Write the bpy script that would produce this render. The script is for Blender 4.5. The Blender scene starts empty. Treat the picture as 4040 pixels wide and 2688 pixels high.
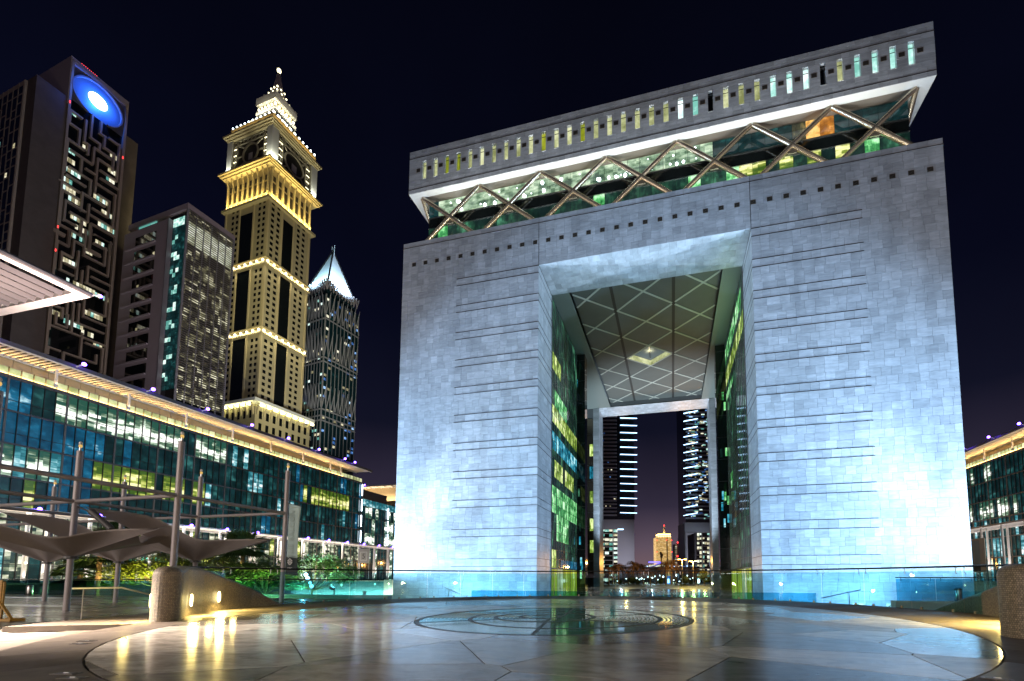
import bpy, math, random
from mathutils import Vector, Matrix
random.seed(7)
S = bpy.context.scene
COL = S.collection
PI = math.pi

# ------------------------------------------------------------------ camera
F_PX, XP, YP, YAW, PITCH = 1686.68, 2259.18, 2149.42, 0.228097, 0.075596
CAM = Vector((39.962, -55.532, 4.2))
cd = bpy.data.cameras.new('camera')
cam = bpy.data.objects.new('camera', cd)
COL.objects.link(cam)
cam.location = CAM
cam.rotation_euler = (PI / 2 + PITCH, 0, YAW)
cd.sensor_fit = 'HORIZONTAL'
cd.sensor_width = 36.0
cd.lens = 36.0 * F_PX / 4040
cd.shift_x = (2020 - XP) / 4040
cd.shift_y = (YP - 1344) / 4040
cd.clip_start = 0.05
cd.clip_end = 8000
S.camera = cam

# ------------------------------------------------------------------ night sky
W = bpy.data.worlds.new('World')
S.world = W
W.use_nodes = True
wn, wl = W.node_tree.nodes, W.node_tree.links
wn.clear()
wo = wn.new('ShaderNodeOutputWorld')
bg = wn.new('ShaderNodeBackground')
tc = wn.new('ShaderNodeTexCoord')
sp = wn.new('ShaderNodeSeparateXYZ')
mr = wn.new('ShaderNodeValToRGB')
wl.new(tc.outputs['Generated'], sp.inputs[0])
wl.new(sp.outputs['Z'], mr.inputs[0])
cr = mr.color_ramp
cr.elements[0].position = 0.0
cr.elements[0].color = (0.19, 0.118, 0.13, 1)
cr.elements[1].position = 0.9
cr.elements[1].color = (0.001, 0.0013, 0.0042, 1)
for p, c in ((0.07, (0.11, 0.078, 0.108)), (0.16, (0.034, 0.027, 0.05)), (0.32, (0.0062, 0.0068, 0.018)), (0.5, (0.0024, 0.003, 0.011))):
    e = cr.elements.new(p)
    e.color = (*c, 1)
nz = wn.new('ShaderNodeTexNoise')
nz.inputs['Scale'].default_value = 2.6
nz.inputs['Detail'].default_value = 4
wl.new(tc.outputs['Generated'], nz.inputs['Vector'])
nm = wn.new('ShaderNodeMapRange')
nm.inputs['From Min'].default_value = 0.35
nm.inputs['From Max'].default_value = 0.7
nm.inputs['To Min'].default_value = 0.85
nm.inputs['To Max'].default_value = 1.2
wl.new(nz.outputs[0], nm.inputs[0])
vm = wn.new('ShaderNodeVectorMath')
vm.operation = 'SCALE'
wl.new(mr.outputs[0], vm.inputs[0])
wl.new(nm.outputs[0], vm.inputs['Scale'])
wl.new(vm.outputs[0], bg.inputs[0])
bg.inputs[1].default_value = 1.0
wl.new(bg.outputs[0], wo.inputs[0])

S.render.engine = 'CYCLES'
S.view_settings.view_transform = 'Standard'
S.view_settings.look = 'None'
S.view_settings.exposure = 0.0
S.view_settings.gamma = 1.0
S.view_settings.use_curve_mapping = False
cy = S.cycles
cy.use_denoising = True
cy.denoiser = 'OPENIMAGEDENOISE'
cy.max_bounces = 8
cy.diffuse_bounces = 3
cy.glossy_bounces = 4
cy.transmission_bounces = 6
cy.transparent_max_bounces = 16
cy.sample_clamp_indirect = 4.0
cy.caustics_reflective = False
cy.caustics_refractive = False


# ------------------------------------------------------------------ lamps
def aim(o, target):
    d = Vector(target) - Vector(o.location)
    o.rotation_euler = d.to_track_quat('-Z', 'Y').to_euler()


def spot(name, loc, target, power, col, angle=60, blend=0.6, size=0.25, parent=None):
    l = bpy.data.lights.new(name, 'SPOT')
    l.energy = power
    l.color = col
    l.spot_size = math.radians(angle)
    l.spot_blend = blend
    l.shadow_soft_size = size
    o = bpy.data.objects.new(name, l)
    COL.objects.link(o)
    o.location = loc
    aim(o, target)
    return o


def point(name, loc, power, col, size=0.15):
    l = bpy.data.lights.new(name, 'POINT')
    l.energy = power
    l.color = col
    l.shadow_soft_size = size
    o = bpy.data.objects.new(name, l)
    COL.objects.link(o)
    o.location = loc
    return o


def area(name, loc, target, sx, sy, power, col, spread=180, along=None):
    l = bpy.data.lights.new(name, 'AREA')
    l.shape = 'RECTANGLE'
    l.size = sx
    l.size_y = sy
    l.energy = power
    l.color = col
    l.spread = math.radians(spread)
    o = bpy.data.objects.new(name, l)
    COL.objects.link(o)
    o.location = loc
    z = (Vector(loc) - Vector(target)).normalized()
    x = Vector(along or (1, 0, 0))
    x = (x - z * x.dot(z)).normalized()
    y = z.cross(x)
    o.rotation_euler = Matrix((x, y, z)).transposed().to_euler()
    return o


COOL = (0.26, 0.58, 1.0)
# floodlights that wash the gate, standing in the sunken plaza in front of it
FLOODS = [
    # loc, target, power, angle, size, colour
    ((-4.5, -6.3, 3.2), (24.0, 2.0, 44.0), 40000, 118, 0.2, (0.5, 0.72, 1.0)),
    ((77.0, -6.3, 3.2), (48.0, 2.0, 44.0), 42000, 118, 0.2, (0.5, 0.72, 1.0)),
    ((2.0, -21.5, 1.2), (25.0, 0.0, 16.0), 34000, 100, 0.25, COOL),
    ((70.0, -21.5, 1.2), (47.0, 0.0, 16.0), 34000, 100, 0.25, COOL),
    ((14.0, -17.0, 1.0), (13.0, 0.0, 12.0), 9500, 120, 0.25, (0.28, 0.64, 1.0)),
    ((58.0, -17.0, 1.0), (59.0, 0.0, 12.0), 10500, 120, 0.25, (0.28, 0.64, 1.0)),
]
# cool fill spots added at colonnade roof height, an even wash on the gate
spot('wash_fill', (-34.0, -26.0, 13.2), (30.0, 0.0, 25.0), 185000, (0.42, 0.67, 1.0), 60, 0.7, 0.5)
spot('wash_fill', (104.0, -26.0, 13.2), (42.0, 0.0, 25.0), 185000, (0.42, 0.67, 1.0), 60, 0.7, 0.5)
# narrow uplights beside the side floods throw the crossing wedges of light on the lintel
spot('lintel_lamp', (-4.5, -6.3, 3.3), (38.0, 2.4, 48.5), 62000, (0.6, 0.8, 1.0), 40, 0.9, 0.2)
spot('lintel_lamp', (77.0, -6.3, 3.3), (34.5, 2.4, 48.5), 62000, (0.6, 0.8, 1.0), 40, 0.9, 0.2)
for k, (lo, ta, pw, an, sz, co) in enumerate(FLOODS):
    spot('flood_lamp', lo, ta, pw, co, an, 0.8, sz)
# warm fill spots added at roof height to brighten the gate's top slab
spot('slab_fill', (-40.0, -30.0, 34.6), (30.0, 3.0, 62.0), 20000, (1.0, 0.8, 0.7), 70, 0.9, 0.6)
spot('slab_fill', (106.0, -34.0, 34.6), (45.0, 3.0, 62.0), 20000, (1.0, 0.82, 0.74), 70, 0.9, 0.6)


# strips on the body roof light the underside of the slab and the truss
area('soffit_lamp', (36, 1.2, 56.25), (36, 3.9, 68), 70, 0.25, 3900, (0.9, 0.97, 1.0), 100)
area('truss_lamp', (36, 3.2, 56.25), (36, 5.0, 64), 70, 0.2, 900, (1.0, 0.75, 0.35), 120)
# passage floor lamps reach the far portal
spot('portal_lamp', (26.5, 45.0, 0.6), (34.0, 57.0, 46.0), 90000, (0.6, 0.8, 1.0), 70, 0.8, 0.3)
spot('portal_lamp', (45.0, 45.0, 0.6), (38.0, 57.0, 46.0), 90000, (0.6, 0.8, 1.0), 70, 0.8, 0.3)
# soft fill added behind the camera to brighten masts, sails and platform
area('south_fill', (12, -80, 13), (22, -42, 3), 50, 14, 8600, (1.0, 0.86, 0.74), 150)

# pixel of the photograph (4040 wide) at forward distance D -> point in the place
def at(u, v, D):
    f = Vector((-math.sin(YAW), math.cos(YAW), 0))
    r = Vector((math.cos(YAW), math.sin(YAW), 0))
    fw = f * math.cos(PITCH) + Vector((0, 0, math.sin(PITCH)))
    up = -f * math.sin(PITCH) + Vector((0, 0, math.cos(PITCH)))
    d = r * ((u - XP) / F_PX) + up * ((YP - v) / F_PX) + fw
    return CAM + d * (D / d.dot(f))


# ------------------------------------------------------------------ materials
MATS = {}


def mat(name, col, rough=0.6, metal=0.0, spec=0.5, vary=0.0, noise=0.0, nscale=1.0, stretch=(1, 1, 1), bump=0.0,
        emit=None, estr=0.0, coat=0.0, dark=None, island=False, stain=0.0, rvary=0.0, matte=0.0):
    m = bpy.data.materials.new(name)
    m.use_nodes = True
    n, l = m.node_tree.nodes, m.node_tree.links
    b = n['Principled BSDF']
    b.inputs['Base Color'].default_value = (*col, 1)
    b.inputs['Roughness'].default_value = rough
    b.inputs['Metallic'].default_value = metal
    b.inputs['Specular IOR Level'].default_value = spec
    if coat:
        b.inputs['Coat Weight'].default_value = coat
    src = None
    if vary or noise or bump:
        t = n.new('ShaderNodeTexCoord')
        mp = n.new('ShaderNodeMapping')
        mp.inputs['Scale'].default_value = stretch
        g = n.new('ShaderNodeNewGeometry')
        l.new(g.outputs['Position'], mp.inputs['Vector'])
        val = None
        if vary:
            oi = n.new('ShaderNodeObjectInfo')
            if island:
                ad = n.new('ShaderNodeMath')
                ad.operation = 'ADD'
                l.new(g.outputs['Random Per Island'], ad.inputs[0])
                l.new(oi.outputs['Random'], ad.inputs[1])
                fr = n.new('ShaderNodeMath')
                fr.operation = 'FRACT'
                l.new(ad.outputs[0], fr.inputs[0])
                rnd = fr.outputs[0]
            else:
                rnd = oi.outputs['Random']
            # offset the noise per piece so that veins do not run across joints
            vo = n.new('ShaderNodeVectorMath')
            vo.operation = 'SCALE'
            cb = n.new('ShaderNodeCombineXYZ')
            for k in range(3):
                l.new(rnd, cb.inputs[k])
            l.new(cb.outputs[0], vo.inputs[0])
            vo.inputs['Scale'].default_value = 61.0
            va = n.new('ShaderNodeVectorMath')
            va.operation = 'ADD'
            l.new(mp.outputs[0], va.inputs[0])
            l.new(vo.outputs[0], va.inputs[1])
            vec = va.outputs[0]
            mv = n.new('ShaderNodeMapRange')
            mv.inputs['To Min'].default_value = 1 - vary
            mv.inputs['To Max'].default_value = 1 + vary * 0.6
            l.new(rnd, mv.inputs[0])
            val = mv.outputs[0]
        else:
            vec = mp.outputs[0]
        tx = n.new('ShaderNodeTexNoise')
        tx.inputs['Scale'].default_value = nscale
        tx.inputs['Detail'].default_value = 6
        tx.inputs['Roughness'].default_value = 0.62
        tx.inputs['Distortion'].default_value = 0.6
        l.new(vec, tx.inputs['Vector'])
        if noise:
            mn = n.new('ShaderNodeMapRange')
            mn.inputs['From Min'].default_value = 0.3
            mn.inputs['From Max'].default_value = 0.7
            mn.inputs['To Min'].default_value = 1 - noise
            mn.inputs['To Max'].default_value = 1 + noise * 0.5
            l.new(tx.outputs[0], mn.inputs[0])
            if val is not None:
                mm = n.new('ShaderNodeMath')
                mm.operation = 'MULTIPLY'
                l.new(val, mm.inputs[0])
                l.new(mn.outputs[0], mm.inputs[1])
                val = mm.outputs[0]
            else:
                val = mn.outputs[0]
        if stain:
            ms = n.new('ShaderNodeMapping')
            ms.inputs['Scale'].default_value = (0.55, 0.55, 0.045) if stain > 0 else (0.35, 0.35, 0.35)
            l.new(g.outputs['Position'], ms.inputs['Vector'])
            ts = n.new('ShaderNodeTexNoise')
            ts.inputs['Scale'].default_value = 1.0
            ts.inputs['Detail'].default_value = 5
            l.new(ms.outputs[0], ts.inputs['Vector'])
            mz_ = n.new('ShaderNodeMapRange')
            mz_.inputs['From Min'].default_value = 0.32
            mz_.inputs['From Max'].default_value = 0.62
            mz_.inputs['To Min'].default_value = 1 - abs(stain)
            mz_.inputs['To Max'].default_value = 1.04
            l.new(ts.outputs[0], mz_.inputs[0])
            mq = n.new('ShaderNodeMath')
            mq.operation = 'MULTIPLY'
            l.new(val, mq.inputs[0])
            l.new(mz_.outputs[0], mq.inputs[1])
            val = mq.outputs[0]
        if rvary:
            wr = n.new('ShaderNodeTexWhiteNoise')
            wr.noise_dimensions = '1D'
            l.new(rnd, wr.inputs['W'])
            a1 = n.new('ShaderNodeMath')
            a1.operation = 'MULTIPLY_ADD'
            l.new(wr.outputs['Value'], a1.inputs[0])
            a1.inputs[1].default_value = rvary
            a1.inputs[2].default_value = rough - rvary * 0.45
            a2 = n.new('ShaderNodeMath')
            a2.operation = 'MULTIPLY_ADD'
            l.new(tx.outputs[0], a2.inputs[0])
            a2.inputs[1].default_value = rvary * 0.9
            l.new(a1.outputs[0], a2.inputs[2])
            a3 = n.new('ShaderNodeMath')
            a3.operation = 'MAXIMUM'
            a3.inputs[1].default_value = 0.07
            l.new(a2.outputs[0], a3.inputs[0])
            l.new(a3.outputs[0], b.inputs['Roughness'])
            a4 = n.new('ShaderNodeMapRange')
            a4.inputs['To Min'].default_value = spec * 0.35
            a4.inputs['To Max'].default_value = spec * 1.5
            l.new(wr.outputs['Value'], a4.inputs[0])
            l.new(a4.outputs[0], b.inputs['Specular IOR Level'])
        if val is not None:
            if dark:
                mx = n.new('ShaderNodeMix')
                mx.data_type = 'RGBA'
                mx.inputs[6].default_value = (*dark, 1)
                mx.inputs[7].default_value = (*col, 1)
                l.new(val, mx.inputs[0])
                l.new(mx.outputs[2], b.inputs['Base Color'])
            else:
                sc = n.new('ShaderNodeVectorMath')
                sc.operation = 'SCALE'
                sc.inputs[0].default_value = col
                l.new(val, sc.inputs['Scale'])
                l.new(sc.outputs[0], b.inputs['Base Color'])
        if bump:
            bp = n.new('ShaderNodeBump')
            bp.inputs['Strength'].default_value = bump
            bp.inputs['Distance'].default_value = 0.02
            l.new(tx.outputs[0], bp.inputs['Height'])
            l.new(bp.outputs[0], b.inputs['Normal'])
    if matte:
        # worn, unpolished share of the surface (differs from piece to piece)
        df = n.new('ShaderNodeBsdfDiffuse')
        for k_ in b.inputs['Base Color'].links:
            l.new(k_.from_socket, df.inputs['Color'])
        if not b.inputs['Base Color'].links:
            df.inputs['Color'].default_value = (*col, 1)
        o_ = n.new('ShaderNodeObjectInfo')
        w_ = n.new('ShaderNodeTexWhiteNoise')
        w_.noise_dimensions = '1D'
        l.new(o_.outputs['Random'], w_.inputs['W'])
        f_ = n.new('ShaderNodeMapRange')
        f_.inputs['To Min'].default_value = max(0.0, matte - 0.3)
        f_.inputs['To Max'].default_value = min(1.0, matte + 0.3)
        l.new(w_.outputs['Value'], f_.inputs[0])
        mxs = n.new('ShaderNodeMixShader')
        l.new(f_.outputs[0], mxs.inputs[0])
        l.new(b.outputs[0], mxs.inputs[1])
        l.new(df.outputs[0], mxs.inputs[2])
        l.new(mxs.outputs[0], n['Material Output'].inputs[0])
    if emit:
        b.inputs['Emission Color'].default_value = (*emit, 1)
        b.inputs['Emission Strength'].default_value = estr
    MATS[name] = m
    return m


def glow(name, col, strength, sample=False):
    m = mat(name, (0.02, 0.02, 0.02), 0.4, emit=col, estr=strength)
    if not sample:
        m.cycles.emission_sampling = 'NONE'
    return m


def room(name, stops, strength, sy=0.35, sz=1.1, detail=3.0, rough=0.06, seed=0.0, base=(0.01, 0.018, 0.02), pane=0.25, cell=0.3, fl=(8.8, 4.4), grad=0.0, cy_=1.4, cz_=2.0):
    """window glass with a lit room behind it: ceiling light, furniture and people as boxy patches, varied from pane to pane"""
    m = bpy.data.materials.new(name)
    m.use_nodes = True
    n, l = m.node_tree.nodes, m.node_tree.links
    b = n['Principled BSDF']
    b.inputs['Base Color'].default_value = (*base, 1)
    b.inputs['Roughness'].default_value = rough
    b.inputs['Specular IOR Level'].default_value = 0.5
    g = n.new('ShaderNodeNewGeometry')

    def math_(op, a, bb, c=None):
        q = n.new('ShaderNodeMath')
        q.operation = op
        for i_, x in enumerate((a, bb, c)):
            if x is None:
                continue
            if isinstance(x, (int, float)):
                q.inputs[i_].default_value = x
            else:
                l.new(x, q.inputs[i_])
        return q.outputs[0]
    mp = n.new('ShaderNodeMapping')
    mp.inputs['Location'].default_value = (seed * 3.1, seed * 7.7, seed * 1.3)
    mp.inputs['Scale'].default_value = (sy, sy, sz)
    l.new(g.outputs['Position'], mp.inputs['Vector'])
    t = n.new('ShaderNodeTexNoise')
    t.inputs['Scale'].default_value = 1.0
    t.inputs['Detail'].default_value = detail
    t.inputs['Roughness'].default_value = 0.6
    l.new(mp.outputs[0], t.inputs['Vector'])
    oi = n.new('ShaderNodeObjectInfo')
    rnd = math_('FRACT', math_('ADD', g.outputs['Random Per Island'], oi.outputs['Random']), 0)
    val = math_('ADD', t.outputs[0], math_('MULTIPLY_ADD', rnd, pane, -pane / 2))
    # boxy patches
    m3 = n.new('ShaderNodeMapping')
    m3.inputs['Scale'].default_value = (cy_, cy_, cz_)
    l.new(g.outputs['Position'], m3.inputs['Vector'])
    fl_ = n.new('ShaderNodeVectorMath')
    fl_.operation = 'FLOOR'
    l.new(m3.outputs[0], fl_.inputs[0])
    wn_ = n.new('ShaderNodeTexWhiteNoise')
    l.new(fl_.outputs[0], wn_.inputs['Vector'])
    val = math_('ADD', val, math_('MULTIPLY_ADD', wn_.outputs['Value'], cell, -cell / 2))
    if grad:
        sx = n.new('ShaderNodeSeparateXYZ')
        l.new(g.outputs['Position'], sx.inputs[0])
        fr = math_('FRACT', math_('DIVIDE', math_('SUBTRACT', sx.outputs['Z'], fl[0]), fl[1]), 0)
        bump_ = math_('SUBTRACT', 1.0, math_('ABSOLUTE', math_('MULTIPLY', math_('SUBTRACT', fr, 0.38), 2.6), 0))
        val = math_('ADD', val, math_('MULTIPLY_ADD', bump_, grad, -grad * 0.5))
    r = n.new('ShaderNodeValToRGB')
    e = r.color_ramp.elements
    e[0].position, e[0].color = stops[0][0], (*stops[0][1], 1)
    e[1].position, e[1].color = stops[-1][0], (*stops[-1][1], 1)
    for p, c in stops[1:-1]:
        x = e.new(p)
        x.color = (*c, 1)
    l.new(val, r.inputs[0])
    l.new(r.outputs[0], b.inputs['Emission Color'])
    b.inputs['Emission Strength'].default_value = strength
    m.cycles.emission_sampling = 'NONE'
    MATS[name] = m
    return m


def clear_glass(name, tint, refl=0.1, rough=0.0):
    m = bpy.data.materials.new(name)
    m.use_nodes = True
    n, l = m.node_tree.nodes, m.node_tree.links
    n.clear()
    o = n.new('ShaderNodeOutputMaterial')
    mx = n.new('ShaderNodeMixShader')
    tr = n.new('ShaderNodeBsdfTransparent')
    tr.inputs[0].default_value = (*tint, 1)
    gl = n.new('ShaderNodeBsdfGlossy')
    gl.inputs['Roughness'].default_value = rough
    lw = n.new('ShaderNodeLayerWeight')
    lw.inputs['Blend'].default_value = 0.12
    mr_ = n.new('ShaderNodeMapRange')
    mr_.inputs['To Min'].default_value = refl * 0.45
    mr_.inputs['To Max'].default_value = 0.9
    l.new(lw.outputs['Fresnel'], mr_.inputs[0])
    l.new(mr_.outputs[0], mx.inputs[0])
    l.new(tr.outputs[0], mx.inputs[1])
    l.new(gl.outputs[0], mx.inputs[2])
    l.new(mx.outputs[0], o.inputs[0])
    MATS[name] = m
    return m


mat('marble', (0.47, 0.48, 0.50), 0.32, vary=0.17, noise=0.26, nscale=0.9, stretch=(0.7, 0.7, 3.2), island=True, bump=0.03, stain=0.16)
mat('marble_core', (0.16, 0.165, 0.17), 0.8)
mat('soffit_white', (0.62, 0.62, 0.6), 0.5, noise=0.05, nscale=0.4)
mat('soffit_brown', (0.17, 0.14, 0.11), 0.55)
mat('bronze_line', (0.07, 0.065, 0.06), 0.35, metal=0.7)
mat('vent_dark', (0.03, 0.025, 0.02), 0.6)
mat('vent_frame', (0.12, 0.09, 0.06), 0.4, metal=0.5)
mat('steel_polished', (0.56, 0.48, 0.36), 0.25, metal=0.92)
mat('steel', (0.5, 0.5, 0.5), 0.28, metal=1.0)
mat('rail_black', (0.03, 0.03, 0.035), 0.18, metal=0.6)
mat('black_glass', (0.006, 0.008, 0.008), 0.05, spec=0.6)
mat('ceiling_panel', (0.105, 0.105, 0.09), 0.5, noise=0.12, nscale=0.25)
mat('ceiling_rib', (0.46, 0.43, 0.35), 0.5)
mat('louvre_metal', (0.13, 0.125, 0.115), 0.5)
mat('ceiling_side', (0.17, 0.18, 0.155), 0.5)
mat('frame_dark', (0.035, 0.032, 0.032), 0.35, metal=0.4)
mat('frame_grey', (0.17, 0.15, 0.14), 0.4, metal=0.4)
mat('beam_grey', (0.085, 0.08, 0.085), 0.5)
mat('white_paint', (0.76, 0.74, 0.72), 0.4)
mat('gold_panel', (0.62, 0.5, 0.32), 0.35, metal=0.5, noise=0.12, nscale=1.6, stretch=(1, 0.5, 2.0))
mat('granite', (0.5, 0.455, 0.39), 0.13, spec=0.3, vary=0.7, noise=0.5, nscale=2.2, stretch=(0.8, 1.5, 1), bump=0.012, stain=-0.35, rvary=0.1, matte=0.24)
mat('rim_stone', (0.155, 0.13, 0.105), 0.42, vary=0.12, noise=0.24, nscale=3.0, matte=0.6, stain=-0.2)
mat('joint', (0.06, 0.05, 0.04), 0.7)
mat('terrace_stone', (0.4, 0.35, 0.3), 0.14, vary=0.25, noise=0.4, nscale=0.9, stretch=(0.5, 1.8, 1), matte=0.35)
mat('terrace_band', (0.13, 0.115, 0.1), 0.3, noise=0.2, nscale=1.5)
mat('plaza', (0.24, 0.22, 0.2), 0.16, noise=0.2, nscale=0.4)
mat('ground', (0.07, 0.062, 0.055), 0.85, noise=0.3, nscale=0.05)
mat('asphalt', (0.05, 0.05, 0.052), 0.6, noise=0.2, nscale=0.5)
mat('pale_paving', (0.36, 0.33, 0.29), 0.5, noise=0.1, nscale=0.4)
mat('white_stone', (0.6, 0.62, 0.56), 0.6, vary=0.08, noise=0.08, nscale=1.0)
mat('tube_grey', (0.36, 0.32, 0.33), 0.42, metal=0.15)
mat('fabric', (0.35, 0.305, 0.3), 0.85, noise=0.08, nscale=2.0)
mat('concrete_brown', (0.12, 0.098, 0.082), 0.8, noise=0.18, nscale=0.3)
mat('concrete_lilac', (0.38, 0.34, 0.37), 0.7, noise=0.05, nscale=0.2)
mat('maze_bar', (0.36, 0.3, 0.23), 0.7)
mat('tower_stone', (0.40, 0.355, 0.21), 0.7, noise=0.06, nscale=0.2)
mat('tower_trim', (0.5, 0.43, 0.24), 0.6)
mat('tower_white', (0.62, 0.64, 0.6), 0.5)
mat('tower_lattice', (0.36, 0.34, 0.25), 0.5)
mat('fin_grey', (0.30, 0.31, 0.33), 0.5)
mat('grey_slab', (0.3, 0.29, 0.32), 0.6)
mat('bark', (0.2, 0.13, 0.07), 0.9, noise=0.4, nscale=6.0, stretch=(1, 1, 3))
mat('leaf', (0.07, 0.14, 0.015), 0.55, vary=0.5, island=True)
mat('leaf_yellow_lit', (0.16, 0.2, 0.012), 0.55, vary=0.5, island=True)  # leaf copy with the yellow lamplight put into its colour
mat('frond', (0.045, 0.085, 0.02), 0.5, vary=0.4, island=True)
mat('frond_orange_lit', (0.15, 0.10, 0.045), 0.6, vary=0.4, island=True)  # orange of the street lamps is put into this frond colour
mat('hedge', (0.03, 0.045, 0.012), 0.7, vary=0.5, island=True)
mat('lawn', (0.06, 0.075, 0.02), 0.9, noise=0.4, nscale=1.5)
mat('wood', (0.42, 0.24, 0.06), 0.55, noise=0.3, nscale=4.0, stretch=(1, 1, 6))
mat('banner_pale', (0.46, 0.6, 0.6), 0.8)
mat('banner_dark', (0.035, 0.05, 0.055), 0.8)
mat('banner_print', (0.42, 0.53, 0.52), 0.8)
mat('print_white', (0.75, 0.75, 0.75), 0.7)
mat('sign_grey', (0.42, 0.39, 0.37), 0.6)
mat('sign_text', (0.05, 0.05, 0.05), 0.6)
mat('tyre', (0.02, 0.02, 0.02), 0.8)
mat('car_paint', (0.35, 0.35, 0.37), 0.25, metal=0.4)
mat('teal_glass', (0.006, 0.03, 0.036), 0.04, spec=0.8)
mat('bronze_glass', (0.32, 0.26, 0.2), 0.06, metal=0.9)
mat('mirror_blue', (0.25, 0.32, 0.38), 0.05, metal=0.9)
mat('ring_dark', (0.2, 0.2, 0.22), 0.6)
mat('clock_face', (0.02, 0.02, 0.02), 0.4)
mat('roof_dark', (0.05, 0.055, 0.065), 0.5)
mat('pyramid_skin', (0.6, 0.68, 0.72), 0.35, noise=0.08, nscale=0.2)

clear_glass('rail_glass', (0.72, 0.92, 0.96), 0.14)
clear_glass('rail_glass_deep', (0.42, 0.76, 0.86), 0.14)
clear_glass('clear', (0.93, 0.96, 0.95), 0.1)

glow('light_white', (1.0, 0.97, 0.9), 6)
glow('light_blue', (0.14, 0.06, 1.0), 30)
glow('light_amber', (1.0, 0.55, 0.12), 14)
glow('beacon_amber', (1.0, 0.6, 0.15), 0.8)
glow('light_street', (1.0, 0.42, 0.06), 60)
glow('light_red', (1.0, 0.03, 0.03), 6)
glow('light_oval', (1.0, 0.9, 0.45), 9)
glow('led_bar', (0.42, 0.68, 1.0), 5)
glow('disc_light', (0.75, 0.88, 1.0), 9)
glow('bulb', (1.0, 0.9, 0.55), 4.5)
glow('bulb_cool', (0.8, 0.95, 1.0), 9)
glow('bulb_white', (1.0, 0.97, 0.9), 7)
glow('sign_green', (0.1, 1.0, 0.7), 1.6)
glow('sign_blue', (0.15, 0.12, 1.0), 3)
glow('warm_strip', (1.0, 0.78, 0.6), 1.5)

K = (0.0, 0.0, 0.0)
room('dark_office', [(0.3, (0.0, 0.008, 0.009)), (0.5, (0.002, 0.02, 0.022)), (0.64, (0.006, 0.048, 0.05)), (0.8, (0.04, 0.17, 0.16))], 1.0, 0.5, 0.5, pane=0.2, grad=0.06, cell=0.12)
room('blue_office', [(0.3, (0.0, 0.03, 0.07)), (0.5, (0.002, 0.075, 0.15)), (0.66, (0.01, 0.16, 0.3)), (0.78, (0.5, 0.8, 0.9))], 1.0, 0.45, 0.6, pane=0.12, grad=0.1, cell=0.12)
room('white_office', [(0.3, (0.02, 0.09, 0.06)), (0.42, (0.12, 0.2, 0.12)), (0.5, (0.42, 0.58, 0.42)), (0.57, (1.1, 1.2, 1.05)), (0.75, (1.8, 1.8, 1.7))], 1.0, 0.3, 1.5, pane=0.12, grad=0.3)
room('yellow_office', [(0.3, (0.05, 0.11, 0.01)), (0.45, (0.2, 0.28, 0.03)), (0.56, (0.62, 0.68, 0.15)), (0.72, (1.3, 1.25, 0.6))], 1.0, 0.3, 1.3, pane=0.18, grad=0.3)
room('cyan_office', [(0.3, (0.01, 0.12, 0.15)), (0.48, (0.08, 0.34, 0.4)), (0.6, (0.4, 0.75, 0.8)), (0.76, (1.2, 1.3, 1.3))], 1.0, 0.35, 1.0, pane=0.2, grad=0.22)
room('shop_window', [(0.25, (0.005, 0.02, 0.018)), (0.42, (0.04, 0.06, 0.04)), (0.54, (0.22, 0.27, 0.17)), (0.66, (0.6, 0.62, 0.42)), (0.82, (1.1, 1.05, 0.9))], 1.0, 0.55, 0.9, detail=5, pane=0.25, cell=0.4)
room('lit_green', [(0.3, (0.01, 0.12, 0.02)), (0.45, (0.06, 0.36, 0.1)), (0.58, (0.25, 0.8, 0.28)), (0.75, (0.8, 1.3, 0.8))], 1.0, 0.8, 0.7, detail=4, pane=0.3, cell=0.2, cy_=2.2, cz_=1.2)
room('lit_lime', [(0.3, (0.08, 0.14, 0.01)), (0.46, (0.22, 0.36, 0.04)), (0.58, (0.55, 0.75, 0.18)), (0.75, (1.1, 1.2, 0.6))], 1.0, 0.8, 0.7, detail=4, pane=0.3, cell=0.2, cy_=2.2, cz_=1.2)
room('lit_cyan', [(0.3, (0.0, 0.05, 0.08)), (0.46, (0.01, 0.22, 0.34)), (0.6, (0.08, 0.5, 0.65)), (0.78, (0.6, 1.1, 1.2))], 1.0, 0.8, 0.8, detail=4, pane=0.3, cell=0.2, cy_=2.2, cz_=1.2)
room('dark_green', [(0.35, (0.001, 0.007, 0.005)), (0.5, (0.005, 0.022, 0.014)), (0.64, (0.02, 0.085, 0.045)), (0.8, (0.1, 0.36, 0.2))], 1.0, 0.6, 0.3, pane=0.15, cell=0.08)
room('dark_warm', [(0.35, (0.004, 0.004, 0.004)), (0.55, (0.013, 0.014, 0.011)), (0.72, (0.06, 0.06, 0.03)), (0.85, (0.3, 0.22, 0.08))], 1.0, 0.6, 0.3, pane=0.15, cell=0.08)
room('lobby_lime', [(0.3, (0.12, 0.15, 0.01)), (0.5, (0.3, 0.34, 0.02)), (0.65, (0.5, 0.52, 0.05)), (0.8, (1.1, 1.1, 0.4))], 1.0, 0.9, 0.15, pane=0.25, cell=0.06)
room('slot_lime', [(0.3, (0.24, 0.26, 0.1)), (0.5, (0.5, 0.53, 0.26)), (0.7, (0.82, 0.84, 0.5))], 1.0, 0.5, 0.5, pane=0.25, cell=0.06)
room('slot_cyan', [(0.3, (0.22, 0.6, 0.5)), (0.5, (0.5, 0.95, 0.85)), (0.7, (1.2, 1.4, 1.35))], 1.0, 0.5, 0.6, pane=0.3, cell=0.06)
room('sky_office', [(0.3, (0.03, 0.07, 0.04)), (0.45, (0.14, 0.24, 0.14)), (0.58, (0.36, 0.52, 0.34)), (0.74, (0.8, 0.95, 0.7))], 1.0, 0.5, 1.0, detail=5, pane=0.15, fl=(65.2, 3.0), grad=-0.15, cell=0.18)
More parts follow.
